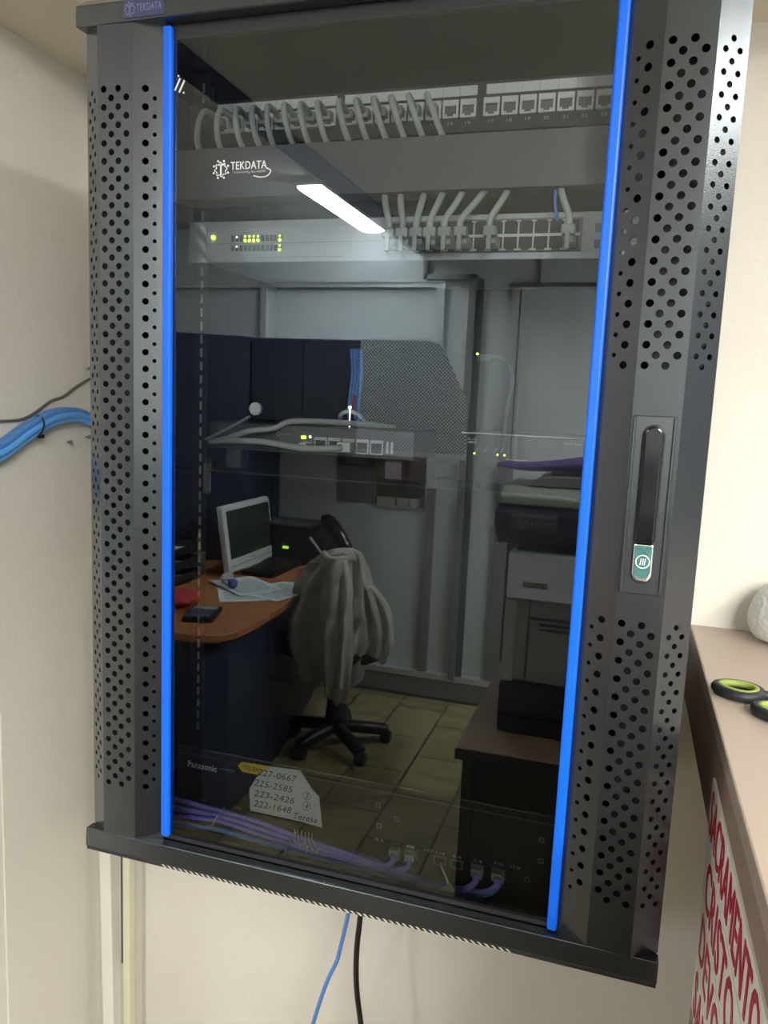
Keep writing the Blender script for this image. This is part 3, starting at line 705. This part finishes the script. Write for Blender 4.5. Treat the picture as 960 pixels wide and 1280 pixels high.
tag(MB().tube([(-.300,.95,-.505),(-.310,.98,-.60),(-.3175,1.0,-.738),(-.3210,1.0,-.80),(-.3190,1.0,-.86),(-.3090,1.0,-.925),(-.290,1.0,-1.05),(-.28,1.02,-1.3),(-.28,1.05,-1.59)], .0042, 10).build('power_cable', 'cable_k', smooth=True), 'black power cable hanging below the cabinet', 'cable')

# ================================================================== taupe cupboard at the right
FX, FZ = .1020, -.2920
fu = thing('side_cupboard', (.55,.75,-K), 'tall taupe laminate cupboard standing against the wall right of the network cabinet', 'cupboard')
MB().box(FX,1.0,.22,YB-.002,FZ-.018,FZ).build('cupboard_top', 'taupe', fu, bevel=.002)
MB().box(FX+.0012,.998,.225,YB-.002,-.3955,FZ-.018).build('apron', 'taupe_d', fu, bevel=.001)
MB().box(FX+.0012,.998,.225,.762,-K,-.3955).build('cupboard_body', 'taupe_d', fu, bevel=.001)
for z in (-1.45,-.95): MB().box(.30,.70,.219,.2255,z,z+.015).build('drawer_pull', 'chrome', fu, bevel=.002)
rows_ = [(-.3395,-.3945,'SACRAMENTO',.755,.465),(-.3960,-.4520,'CRISTO',.735,.545),(-.4535,-.5075,'DEVO',.735,.590),(-.5090,-.5640,'SAN',.735,.64)]
cnt = ['topmost lettered strip on the cupboard side, reading SACRAMENTO','second lettered strip from the top, reading CRISTO','third lettered strip from the top, its word starting DEV','lowest visible lettered strip on the cupboard side']
for i, (zt, zb, s, ya, yb) in enumerate(rows_):
    sg = MB().box(FX-.0006,FX+.0012,.30,.763-.005*i,zb,zt).build('lettered_strip', 'signw')
    tag(sg, 'white sticker with red capitals, '+cnt[i], 'sign', 'lettered strips on the cupboard side')
    text('red_lettering', s, 'signr', sg, (ya,yb,zb+.006,zt-.006), plane='x', at=FX-.00075, thick=.0004, bold=0)
    text('red_lettering', s, 'signr', sg, (ya-.0025,yb-.0025,zb+.0068,zt-.0068), plane='x', at=FX-.00080, thick=.0004, bold=0)

# scissors
sc = thing('scissors', (.15,.87,FZ), 'scissors with black handles lined in lime green, lying on the taupe cupboard top', 'scissors')
def oval(cx, cy, a, b_, rot, z, n=20):
    out = []
    for i in range(n):
        t = 2*math.pi*i/n; u, w = a*math.cos(t), b_*math.sin(t)*(1+.18*math.cos(t))
        out.append((cx+u*math.cos(rot)-w*math.sin(rot), cy+u*math.sin(rot)+w*math.cos(rot), z))
    return out
def hloop(cx, cy, a, b_, rot):
    MB().tube(oval(cx,cy,a,b_,rot,FZ+.0062), .0056, 10, 2, True).build('handle_loop', 'rubber', sc, smooth=True)
    MB().tube(oval(cx,cy,a-.0035,b_-.0035,rot,FZ+.0088), .0036, 8, 2, True).build('handle_lining', 'lime', sc, smooth=True)
hloop(.1300,.868,.0215,.0185,-.35)
hloop(.1640,.817,.0235,.0190,-.20)
MB().tube([(.150,.862,FZ+.006),(.160,.864,FZ+.0065),(.176,.872,FZ+.006),(.195,.866,FZ+.005)], .0050, 8).build('handle_shank', 'rubber', sc, smooth=True)
MB().tube([(.185,.832,FZ+.006),(.192,.850,FZ+.0065),(.204,.862,FZ+.005)], .0050, 8).build('handle_shank', 'rubber', sc, smooth=True)
MB().prism([(.190,.872),(.205,.856),(.310,.862),(.312,.864)], 'z', FZ+.003, FZ+.0045).build('blade', 'steel', sc)
MB().prism([(.190,.860),(.200,.852),(.312,.876),(.310,.879)], 'z', FZ+.0046, FZ+.006).build('blade', 'steel', sc)
MB().cyl((.204,.862,FZ+.0028),.004,.005,'z',14).build('pivot_screw', 'steel', sc)
# bubble wrap bag
b = MB(); rg = []
rn = random.Random(5)
for k, (z, sx, sy) in enumerate(((0.0005,.050,.030),(.012,.062,.040),(.035,.066,.044),(.055,.062,.040),(.075,.052,.032),(.088,.035,.018))):
    rg.append([(.236+sx*math.cos(2*math.pi*i/18)*(1+.16*rn.random()), 1.098+sy*math.sin(2*math.pi*i/18)*(1+.16*rn.random()), FZ+z*.95*(1+.12*rn.random())) for i in range(18)])
b.loft(rg)
o = b.build('bubble_wrap_bundle', 'bubble', smooth=True, sub=1)
tag(o, 'crumpled clear bubble wrap lying on the cupboard top against the wall', 'bubble wrap')

# ================================================================== room seen in the glass (behind the viewer)
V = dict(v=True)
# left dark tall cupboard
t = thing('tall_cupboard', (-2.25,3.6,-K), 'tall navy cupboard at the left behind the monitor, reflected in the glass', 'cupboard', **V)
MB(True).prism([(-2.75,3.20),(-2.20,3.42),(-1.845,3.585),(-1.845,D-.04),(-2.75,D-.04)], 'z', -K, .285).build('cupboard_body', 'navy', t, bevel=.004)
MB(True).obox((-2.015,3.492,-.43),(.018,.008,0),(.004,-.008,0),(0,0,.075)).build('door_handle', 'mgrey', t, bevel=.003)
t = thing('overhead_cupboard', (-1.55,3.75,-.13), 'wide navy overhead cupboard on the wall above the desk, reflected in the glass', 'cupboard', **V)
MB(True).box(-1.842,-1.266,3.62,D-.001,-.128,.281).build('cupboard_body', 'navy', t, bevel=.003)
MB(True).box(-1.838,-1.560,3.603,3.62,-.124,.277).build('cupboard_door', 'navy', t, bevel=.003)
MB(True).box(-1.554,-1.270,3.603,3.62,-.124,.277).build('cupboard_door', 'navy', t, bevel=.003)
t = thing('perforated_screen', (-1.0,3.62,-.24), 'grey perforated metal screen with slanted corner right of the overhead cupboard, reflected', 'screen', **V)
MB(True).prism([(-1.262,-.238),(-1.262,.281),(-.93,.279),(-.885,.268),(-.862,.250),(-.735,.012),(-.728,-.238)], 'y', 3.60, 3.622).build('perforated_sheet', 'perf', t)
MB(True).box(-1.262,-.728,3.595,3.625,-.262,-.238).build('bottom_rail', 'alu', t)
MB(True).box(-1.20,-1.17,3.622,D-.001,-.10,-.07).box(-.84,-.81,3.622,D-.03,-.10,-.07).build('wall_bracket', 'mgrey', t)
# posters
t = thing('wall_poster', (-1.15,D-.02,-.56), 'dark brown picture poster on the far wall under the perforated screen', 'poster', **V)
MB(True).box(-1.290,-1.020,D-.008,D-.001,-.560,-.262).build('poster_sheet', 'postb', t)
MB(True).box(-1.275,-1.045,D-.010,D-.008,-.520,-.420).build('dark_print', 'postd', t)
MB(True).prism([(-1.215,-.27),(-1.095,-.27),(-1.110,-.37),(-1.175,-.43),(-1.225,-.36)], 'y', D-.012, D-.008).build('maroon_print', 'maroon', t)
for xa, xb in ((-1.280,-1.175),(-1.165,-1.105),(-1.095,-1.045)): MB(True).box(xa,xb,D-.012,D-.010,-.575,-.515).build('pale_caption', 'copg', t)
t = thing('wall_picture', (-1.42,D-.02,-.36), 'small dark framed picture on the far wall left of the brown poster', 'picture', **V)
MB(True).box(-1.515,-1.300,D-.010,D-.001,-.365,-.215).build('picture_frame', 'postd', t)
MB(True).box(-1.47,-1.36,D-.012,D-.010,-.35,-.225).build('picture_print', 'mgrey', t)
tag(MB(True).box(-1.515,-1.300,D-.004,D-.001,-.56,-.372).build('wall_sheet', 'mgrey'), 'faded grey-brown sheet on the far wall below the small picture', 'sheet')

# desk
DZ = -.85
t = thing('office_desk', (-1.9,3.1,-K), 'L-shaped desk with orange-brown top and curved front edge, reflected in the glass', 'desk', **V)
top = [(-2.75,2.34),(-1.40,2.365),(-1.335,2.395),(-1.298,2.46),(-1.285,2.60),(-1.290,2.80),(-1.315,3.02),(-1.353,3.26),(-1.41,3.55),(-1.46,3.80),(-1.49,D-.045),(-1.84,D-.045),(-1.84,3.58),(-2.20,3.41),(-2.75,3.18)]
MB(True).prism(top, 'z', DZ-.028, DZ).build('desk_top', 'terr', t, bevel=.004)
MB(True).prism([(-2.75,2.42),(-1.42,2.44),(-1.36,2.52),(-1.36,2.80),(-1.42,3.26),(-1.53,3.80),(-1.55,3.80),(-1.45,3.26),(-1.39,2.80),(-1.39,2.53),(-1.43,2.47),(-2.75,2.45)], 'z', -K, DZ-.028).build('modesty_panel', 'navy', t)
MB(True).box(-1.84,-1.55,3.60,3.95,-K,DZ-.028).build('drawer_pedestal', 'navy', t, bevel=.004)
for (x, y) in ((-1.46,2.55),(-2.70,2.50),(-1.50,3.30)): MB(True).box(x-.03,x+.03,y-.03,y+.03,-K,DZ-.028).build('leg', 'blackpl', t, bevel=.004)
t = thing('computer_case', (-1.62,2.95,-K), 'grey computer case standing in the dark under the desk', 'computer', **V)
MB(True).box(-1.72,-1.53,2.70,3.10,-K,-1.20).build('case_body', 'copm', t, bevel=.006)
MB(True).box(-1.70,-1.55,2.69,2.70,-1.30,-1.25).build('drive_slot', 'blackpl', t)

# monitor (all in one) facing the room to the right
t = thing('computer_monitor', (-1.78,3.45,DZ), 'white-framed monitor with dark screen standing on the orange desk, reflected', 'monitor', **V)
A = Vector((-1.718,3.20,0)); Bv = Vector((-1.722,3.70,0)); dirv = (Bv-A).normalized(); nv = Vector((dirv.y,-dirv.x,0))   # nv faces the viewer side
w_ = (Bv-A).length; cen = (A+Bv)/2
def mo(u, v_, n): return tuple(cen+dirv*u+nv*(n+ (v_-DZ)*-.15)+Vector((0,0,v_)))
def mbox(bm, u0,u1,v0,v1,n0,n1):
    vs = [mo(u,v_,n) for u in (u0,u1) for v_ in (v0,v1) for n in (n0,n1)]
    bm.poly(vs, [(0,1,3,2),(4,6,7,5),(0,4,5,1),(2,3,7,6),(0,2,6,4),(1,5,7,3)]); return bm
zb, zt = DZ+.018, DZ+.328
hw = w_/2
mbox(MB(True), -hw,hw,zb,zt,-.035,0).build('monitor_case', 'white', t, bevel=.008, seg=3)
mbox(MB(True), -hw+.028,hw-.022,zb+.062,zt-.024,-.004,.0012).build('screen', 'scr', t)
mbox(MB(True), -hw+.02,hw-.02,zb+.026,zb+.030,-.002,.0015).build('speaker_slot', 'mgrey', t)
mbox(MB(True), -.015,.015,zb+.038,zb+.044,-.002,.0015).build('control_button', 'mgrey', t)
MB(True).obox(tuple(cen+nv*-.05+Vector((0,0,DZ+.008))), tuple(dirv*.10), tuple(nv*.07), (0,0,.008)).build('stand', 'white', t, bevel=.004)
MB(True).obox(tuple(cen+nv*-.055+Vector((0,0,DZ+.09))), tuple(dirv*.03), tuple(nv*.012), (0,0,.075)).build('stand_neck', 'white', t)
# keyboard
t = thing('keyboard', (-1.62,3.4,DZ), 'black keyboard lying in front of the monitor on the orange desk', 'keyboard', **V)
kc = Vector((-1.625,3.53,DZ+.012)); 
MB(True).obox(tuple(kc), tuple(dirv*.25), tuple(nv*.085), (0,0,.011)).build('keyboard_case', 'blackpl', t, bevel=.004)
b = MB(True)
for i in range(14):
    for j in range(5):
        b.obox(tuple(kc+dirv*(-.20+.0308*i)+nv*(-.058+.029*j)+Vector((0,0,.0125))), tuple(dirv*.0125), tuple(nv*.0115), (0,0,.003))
k = b.build('keys', 'blackpl', t, bevel=.001)
# papers
def sheet(cx, cy, w, h, rot, z, lab, lines=True):
    t = thing('paper_sheet', (cx,cy,z), lab, 'paper', 'papers spread on the orange desk', v=True)
    u = Vector((math.cos(rot),math.sin(rot),0)); n = Vector((-math.sin(rot),math.cos(rot),0))
    MB(True).obox((cx,cy,z+.0012), tuple(u*w/2), tuple(n*h/2), (0,0,.0010)).build('sheet', 'paper', t)
    if lines:
        b = MB(True)
        for i in range(12): b.obox(tuple(Vector((cx,cy,z+.0024))+n*(-h*.38+h*.065*i)), tuple(u*w*.4), tuple(n*.0038), (0,0,.0001))
        b.build('printed_lines', 'copm', t)
sheet(-1.540,2.985,.215,.300,.55,DZ,'white printed sheet lying nearest the desk edge, left of the topmost sheet')
sheet(-1.405,3.070,.215,.300,-.25,DZ+.003,'white printed sheet lying on top of the others, nearest the chair')
sheet(-1.575,3.080,.215,.300,.95,DZ+.0055,'white printed sheet lying beneath the clear dome paperweight')
# dome
t = thing('dome_paperweight', (-1.64,3.03,DZ+.008), 'clear round paperweight with violet cap on the white papers', 'paperweight', **V)
MB(True).ball((-1.640,3.03,DZ+.040),.032).build('clear_ball', 'glassy', t, smooth=True)
MB(True).ball((-1.600,3.00,DZ+.030),.022).build('violet_cap', 'violetb', t, smooth=True)
# red cloth pouch, calculator, trays, pens
b = MB(True); rg = []
for k in range(7):
    tt = k/6; x = -1.93+.34*tt; y = 2.62+.08*tt; r = .070*(1-.35*abs(tt-.4))
    rg.append([(x-.3*r*math.cos(2*math.pi*i/12), y+r*1.7*math.cos(2*math.pi*i/12), DZ+.034+.032*(1-.2*tt)*math.sin(2*math.pi*i/12)*(1 if k not in (0,6) else .5)) for i in range(12)])
b.loft(rg)
tag(b.build('cloth_pouch', 'red', smooth=True, sub=1), 'red cloth pouch at the left end of the orange desk', 'pouch')
t = thing('pocket_calculator', (-1.50,2.59,DZ), 'dark calculator with pale keys near the front corner of the orange desk', 'calculator', **V)
u = Vector((.96,.28,0)); n = Vector((-.28,.96,0)); cc = Vector((-1.505,2.585,DZ+.010))
MB(True).obox(tuple(cc), tuple(u*.058), tuple(n*.085), (0,0,.010)).build('calculator_case', 'blackpl', t, bevel=.004)
MB(True).obox(tuple(cc+n*.055+Vector((0,0,.0102))), tuple(u*.045), tuple(n*.015), (0,0,.001)).build('display', 'copg', t)
b = MB(True)
for i in range(4):
    for j in range(4): b.obox(tuple(cc+u*(-.036+.024*i)+n*(-.065+.027*j)+Vector((0,0,.0115))), tuple(u*.008), tuple(n*.007), (0,0,.0018))
b.build('keys', 'logol', t)
t = thing('paper_tray', (-1.98,3.0,DZ), 'black stacked letter tray with white papers at the left end of the desk', 'paper tray', **V)
for k in range(3):
    z = DZ+.002+.062*k
    MB(True).box(-2.20,-1.845,2.84,3.12,z,z+.006).box(-2.20,-2.194,2.84,3.12,z,z+.06).box(-1.851,-1.845,2.84,3.12,z,z+.04).box(-2.20,-1.845,3.114,3.12,z,z+.05).build('tray_shelf', 'blackpl', t)
for k, q in enumerate((0,1,2)):
    z = DZ+.009+.062*k
    tag(MB(True).box(-2.16,-1.862,2.85,3.10,z,z+.006+.004*k).build('paper_stack', 'paper'), 'white papers in the %s shelf of the black letter tray' % ('bottom','middle','top')[k], 'paper', 'papers in the letter tray')
t = thing('pen_holder', (-1.935,3.27,DZ), 'clear grey pen cup left of the monitor', 'pen holder', **V)
MB(True).cyl((-1.935,3.27,DZ),.038,.085,'z',18,.042).build('cup', 'copm', t)
tag(MB(True).cyl((-1.925,3.265,DZ+.087),.010,.075,'z',12).cyl((-1.925,3.265,DZ+.160),.007,.018,'z',12).build('highlighter_pen', 'highl'), 'yellow highlighter standing in the pen cup', 'pen')
tag(MB(True).obox((-2.02,3.06,DZ+.198),(.05,.01,.02),(-.002,.02,0),(-.02,0,.045)).build('envelope', 'copg'), 'pale envelope leaning above the letter tray', 'envelope')

# printer behind keyboard and phone
t = thing('desk_printer', (-1.66,3.78,DZ), 'low black printer with a green light behind the monitor, reflected', 'printer', **V)
MB(True).box(-1.835,-1.515,3.66,3.96,DZ,DZ+.185).build('printer_body', 'blackpl', t, bevel=.012, seg=3)
MB(True).box(-1.83,-1.52,3.65,3.80,DZ+.185,DZ+.205).build('printer_lid', 'dgrey', t, bevel=.006)
MB(True).box(-1.665,-1.635,3.652,3.661,DZ+.070,DZ+.082).build('green_light', 'led', t)
t = thing('desk_phone', (-1.43,3.72,DZ), 'black desk phone with raised handset on the desk behind the chair', 'telephone', **V)
MB(True).prism([(-1.56,DZ),(-1.36,DZ),(-1.33,DZ+.06),(-1.44,DZ+.20),(-1.50,DZ+.17),(-1.56,DZ+.05)], 'y', 3.62, 3.82).build('phone_base', 'blackpl', t, bevel=.006)
MB(True).tube([(-1.462,3.70,DZ+.225),(-1.430,3.70,DZ+.228),(-1.385,3.70,DZ+.185),(-1.340,3.70,DZ+.115),(-1.318,3.70,DZ+.060),(-1.325,3.70,DZ+.040)], .030, 10).build('handset', 'gloss', t, smooth=True)
MB(True).obox((-1.463,3.612,DZ+.110),(.033,0,-.040),(.004,0,.0035),(0,.004,0)).build('silver_strip', 'swgrey', t)
MB(True).tube([(-1.325,3.69,DZ+.045),(-1.34,3.60,DZ+.015),(-1.42,3.56,DZ+.006),(-1.50,3.58,DZ+.006)], .005, 8).build('coiled_cord', 'blackpl', t, smooth=True)

# office chair
t = thing('office_chair', (-1.17,3.25,-K), 'black office chair standing at the desk with a jacket hung over it, reflected', 'chair', **V)
MB(True).cyl((-1.19,3.25,-1.52),.055,.20,'z',16,.04).cyl((-1.19,3.25,-1.33),.03,.12,'z',16).box(-1.29,-1.09,3.14,3.36,-1.22,-1.15).build('gas_column', 'blackpl', t)
b = MB(True); rg = []
for z, s in ((-1.15,.20),(-1.13,.235),(-1.09,.245),(-1.065,.225)):
    rg.append([(-1.20+s*math.copysign(abs(math.cos(a))**.6, math.cos(a)), 3.27+s*math.copysign(abs(math.sin(a))**.6, math.sin(a)), z) for a in [2*math.pi*i/24 for i in range(24)]])
b.loft(rg).build('seat', 'chairf', t, smooth=True)
b = MB(True); rg = []
for z, w2 in ((-1.00,.12),(-.96,.175),(-.85,.19),(-.76,.165),(-.70,.10)):
    y = 3.09-.02*(z+.85)
    rg.append([(-1.175+w2*math.cos(a)*.9, y+.028*math.sin(a)+.03*math.cos(a)**2, z) for a in [2*math.pi*i/18 for i in range(18)]])
b.loft(rg).build('backrest', 'chairf', t, smooth=True)
MB(True).tube([(-1.18,3.14,-.85),(-1.18,3.05,-1.0),(-1.18,3.06,-1.12),(-1.18,3.16,-1.155)], .018, 8).build('backrest_arm', 'blackpl', t, smooth=True)
for k in range(5):
    a = 2*math.pi*k/5+.5; e = (-1.19+.23*math.cos(a), 3.27+.23*math.sin(a))
    lg = MB(True).tube([(-1.19,3.25,-1.50),(-1.19+.14*math.cos(a),3.25+.14*math.sin(a),-1.515),(e[0],e[1],-1.54)], .030, 8).build('leg', 'blackpl', t, smooth=True)
    MB(True).cyl((e[0]-.02,e[1],-1.572),.0275,.045,'x',14).build('caster', 'rubber', lg)
# jacket: draped loft with folds
def drape(bm, secs, n=110, seed=1, amp=.018, freq=7, hem=.0):
    rr = random.Random(seed); ph = [rr.random()*6.28 for _ in range(8)]; rings = []; m = 44
    for q in range(m+1):
        t = q/m*(len(secs)-1); k = min(int(t), len(secs)-2); u = t-k; u = u*u*(3-2*u)*.5+u*.5
        z, xa, xb, y, d = [secs[k][c]+(secs[k+1][c]-secs[k][c])*u for c in range(5)]
        cx, hw_ = (xa+xb)/2, (xb-xa)/2; ring = []
        g = q/m; ff = min(1, g*3.2+.05)
        for i in range(n):
            a = 2*math.pi*i/n
            w1 = abs(math.sin(freq*.5*a+ph[0]+1.1*math.sin(z*7+ph[4])+z*2))
            w2 = abs(math.sin(freq*a*.9+ph[1]-z*6+.8*math.sin(z*15+ph[5])))
            w3 = math.sin(2*a+ph[2]+z*19)*math.sin(3*a+ph[3]-z*27)
            f = amp*(1.0-1.7*w1+.55-.9*w2+.55*w3)
            zz = z+(hem*g**5)*(math.sin(2*a+ph[6])+.6*math.sin(5*a+ph[7]))
            ring.append((cx+(hw_+f*ff)*math.copysign(abs(math.cos(a))**.8, math.cos(a)), y+(d+f*ff*1.3)*math.copysign(abs(math.sin(a))**.8, math.sin(a)), zz))
        rings.append(ring)
    bm.loft(rings); return bm
t = thing('draped_jacket', (-1.17,3.09,-1.25), 'beige-grey jacket draped over the back of the black office chair, reflected', 'jacket', **V)
secs = [(-.632,-1.140,-1.075,3.09,.018),(-.645,-1.185,-1.050,3.09,.040),(-.69,-1.245,-1.030,3.09,.058),(-.76,-1.305,-1.020,3.085,.070),(-.85,-1.328,-1.005,3.08,.078),(-.95,-1.345,-1.000,3.075,.082),(-1.05,-1.345,-1.015,3.07,.082),(-1.13,-1.315,-1.030,3.07,.078),(-1.18,-1.285,-1.055,3.07,.065),(-1.23,-1.250,-1.095,3.07,.05)]
drape(MB(True), secs, amp=.019, freq=8, hem=.035).build('jacket_body', 'cloth', t, smooth=True)
slv = [(-.665,-1.125,-1.075,3.00,.025),(-.72,-1.145,-1.055,2.985,.038),(-.80,-1.160,-1.045,2.975,.042),(-.92,-1.165,-1.045,2.968,.044),(-1.02,-1.158,-1.040,2.968,.042),(-1.12,-1.150,-1.035,2.970,.042),(-1.20,-1.145,-1.040,2.975,.040),(-1.26,-1.135,-1.055,2.98,.034)]
drape(MB(True), slv, 60, 3, .010, 6, .012).build('sleeve', 'cloth', t, smooth=True)
slv = [(-.79,-1.03,-.985,3.10,.03),(-.86,-1.03,-.945,3.12,.045),(-.95,-1.03,-.915,3.13,.05),(-1.03,-1.03,-.90,3.13,.05),(-1.09,-1.02,-.915,3.12,.04)]
drape(MB(True), slv, 60, 5, .012, 6, .02).build('jacket_panel', 'cloth', t, smooth=True)
b = MB(True).tube([(-1.19,3.03,-.650),(-1.15,3.00,-.668),(-1.10,3.01,-.665),(-1.06,3.05,-.66)], .016, 8); b.build('collar', 'cloth', t, smooth=True)

# ---- side table with copier at the right of the reflection
t = thing('side_table', (.1,2.25,-K), 'brown-topped table with dark panels under the copier, reflected in the glass', 'table', **V)
MB(True).prism([(-.352,1.835),(.75,1.86),(.75,2.72),(-.352,2.72)], 'z', DZ-.030, DZ).build('table_top', 'brown_t', t, bevel=.003)
MB(True).prism([(-.3535,1.8335),(.7515,1.8585),(.7515,1.8635),(-.3475,1.8385)], 'z', DZ-.030, DZ-.003).build('edge_band', 'brown_d', t)
MB(True).box(-.335,-.31,1.85,2.70,-K,DZ-.030).box(.72,.745,1.88,2.70,-K,DZ-.03).box(-.31,.72,1.87,1.89,-K,DZ-.030).build('side_panel', 'brown_d', t)
t = thing('office_copier', (.0,2.2,DZ), 'grey multifunction copier with white tray and black base on the brown table, reflected', 'copier', **V)
x0, x1 = -.272, .22
y0 = 1.985
MB(True).prism([(x0-.002,y0-.012),(x1,y0-.012),(x1,2.50),(x0-.002,2.50)], 'z', DZ, -.712).build('copier_base', 'gloss', t, bevel=.008)
bd = MB(True).box(x0,x1,y0,2.50,-.712,-.487).build('copier_body', 'copm', t, bevel=.010, seg=3)
MB(True).prism([(x0,y0-.004),(x0+.03,y0-.006),(x0+.03,y0),(x0,y0+.1),(x0-.003,y0+.1)], 'z', -.71, -.495).build('side_cover', 'copg', bd)
MB(True).box(x0+.0615,x0+.0645,y0-.003,y0+.001,-.705,-.49).build('panel_seam', 'blackpl', bd)
for k in range(3): MB(True).box(x0+.06+.03*(k>0),x1,y0-.004,y0+.001,-.540-.014*k,-.535-.014*k).build('vent_slot', 'blackpl', bd)
tr = MB(True).prism([(y0-.020,-.478),(y0-.024,-.485),(y0-.024,-.375),(y0-.014,-.366),(y0+.05,-.366),(y0+.05,-.478)], 'x', x0+.004, x1).build('white_tray', 'copw', t, bevel=.003)
MB(True).box(x0+.045,x0+.105,y0-.0265,y0-.023,-.452,-.440).build('tray_label', 'dgrey', tr)
for k in range(6): MB(True).box(x0+.048+.0095*k,x0+.055+.0095*k,y0-.0275,y0-.026,-.449,-.443).build('label_print', 'copg', tr)
MB(True).box(x0+.02,x1-.01,y0+.01,2.48,-.487,-.355).build('paper_path', 'blackpl', t)
MB(True).prism([(y0-.02,-.245),(y0-.05,-.262),(y0-.045,-.305),(y0+.02,-.352),(2.48,-.352),(2.48,-.245)], 'x', x0-.035, x1).build('scanner_body', 'copd', t, bevel=.004)
cp = MB(True).prism([(y0-.050,-.262),(y0-.062,-.268),(y0-.055,-.302),(y0-.040,-.305)], 'x', x0+.005, x0+.12).build('control_panel', 'dgrey', t, bevel=.002)
MB(True).obox((x0+.006,y0-.062,-.287),(.003,0,.001),(0,.003,0),(.004,0,.016)).build('panel_edge', 'chrome', cp)
for k in range(6): MB(True).box(x0+.025+.015*k,x0+.034+.015*k,y0-.063,y0-.060,-.288+.004*(k%2),-.282+.004*(k%2)).build('button', 'copm', cp)
MB(True).prism([(y0-.035,-.245),(y0-.030,-.225),(y0+.02,-.205),(2.30,-.200),(2.34,-.245)], 'x', x0-.030, x1).build('scanner_lid', 'copg', t, bevel=.008, seg=3)
MB(True).prism([(x0+.03,-.205),(x0+.055,-.182),(x0+.09,-.176),(x1,-.172),(x1,-.205)], 'y', 2.03, 2.28).build('document_feeder', 'copm', t, bevel=.004)
MB(True).box(x0+.085,x1,2.06,2.20,-.174,-.166).build('feeder_slot', 'blackpl', t)
# purple cloth on a tray above the copier
b = MB(True); rg = []
secs = [(-.338,.004,-.160),(-.318,.012,-.157),(-.27,.020,-.152),(-.22,.030,-.146),(-.17,.030,-.142),(-.11,.042,-.135),(-.05,.050,-.126),(.06,.05,-.120),(.14,.03,-.13)]
for (x, h, z) in secs:
    rg.append([(x+.008*math.sin(3*a+x*40), 2.15+.08*math.cos(a), z-.012*(1 if x > -.3 else 0)+h*.5*math.sin(a)+.004*math.sin(5*a+x*60)) for a in [2*math.pi*i/16 for i in range(16)]])
b.loft(rg)
tag(b.build('folded_cloth', 'purple', smooth=True, sub=1), 'purple folded cloth lying on top of the copier', 'cloth')
t = thing('black_cabinet', (-.15,2.85,-K), 'black cabinet standing on the floor behind the brown table', 'cabinet', **V)
MB(True).box(-.385,.20,2.74,3.05,-K,-.48).build('cabinet_body', 'navy', t, bevel=.006)
MB(True).box(-.383,.19,2.735,2.742,-1.10,-1.094).build('door_gap', 'blackpl', t)
t['label'] = 'black cabinet standing on the floor behind the brown table, left of the copier'

# ceiling lamps (batten fittings)
def batten(x, y, z, L, W, lab, group=None, rot=0, m='lamp'):
    t = thing('ceiling_lamp', (x,y,z), lab, 'lamp', group)
    hx_, hy_ = (W/2, L/2) if not rot else (L/2, W/2)
    MB().box(x-hx_-.006,x+hx_+.006,y-hy_-.02,y+hy_+.02,z+.035,.90 if x < -1 else .75).build('lamp_housing', 'lampb', t, bevel=.003)
    n = 12
    if not rot:
        prof = [(x+hx_*math.cos(math.pi*i/n), z+.036-.036*math.sin(math.pi*i/n)) for i in range(n+1)]
        MB().prism(prof, 'y', y-hy_, y+hy_).build('lamp_diffuser', m, t, smooth=False)
    else:
        prof = [(y+hy_*math.cos(math.pi*i/n), z+.036-.036*math.sin(math.pi*i/n)) for i in range(n+1)]
        MB().prism(prof, 'x', x-hx_, x+hx_).build('lamp_diffuser', m, t, smooth=False)
batten(-1.328, 1.4-3.54, .835, .76, .175, 'lit fluorescent ceiling lamp reflected in the upper middle of the glass', m='lamp_a')
batten(1.25, .15, .69, 1.2, .20, 'lit fluorescent ceiling lamp near the right wall', m='lamp_b')
batten(.70, -1.30, .69, 1.4, .40, 'added ceiling lamp out of view in the middle of the room, brightening the cabinet front', 'added ceiling lamps out of view on the right')  # added lamp, unseen, to brighten the room and the cabinet's inside
batten(1.40, -1.60, .69, 1.4, .40, 'added ceiling lamp out of view in the middle of the room, brightening the cabinet front', 'added ceiling lamps out of view on the right')  # another unseen lamp, added for more light from the front

# ================================================================== camera, view
cam = bpy.data.cameras.new('camera'); co = bpy.data.objects.new('camera', cam); C.objects.link(co)
R0 = (Vector((.95302067,.29989737,.04258143)), Vector((.08266451,-.12226133,-.98904942)), Vector((-.29140726,.94610451,-.14130844)))
m = Matrix.Identity(4)
for i in range(3):
    m[i][0] = R0[0][i]; m[i][1] = -R0[1][i]; m[i][2] = -R0[2][i]
m.translation = Vector((0,0,K)); co.matrix_world = m
cam.sensor_fit = 'HORIZONTAL'; cam.sensor_width = 36; cam.lens = 980/960*36; cam.clip_start = .01
bpy.context.scene.camera = co
wd = bpy.data.worlds.new('world'); bpy.context.scene.world = wd; wd.use_nodes = True
wd.node_tree.nodes['Background'].inputs[0].default_value = (.9,.95,1,1); wd.node_tree.nodes['Background'].inputs[1].default_value = .3
vs = bpy.context.scene.view_settings
vs.view_transform = 'Standard'; vs.look = 'None'; vs.gamma = 1; vs.exposure = 0.0; vs.use_curve_mapping = False
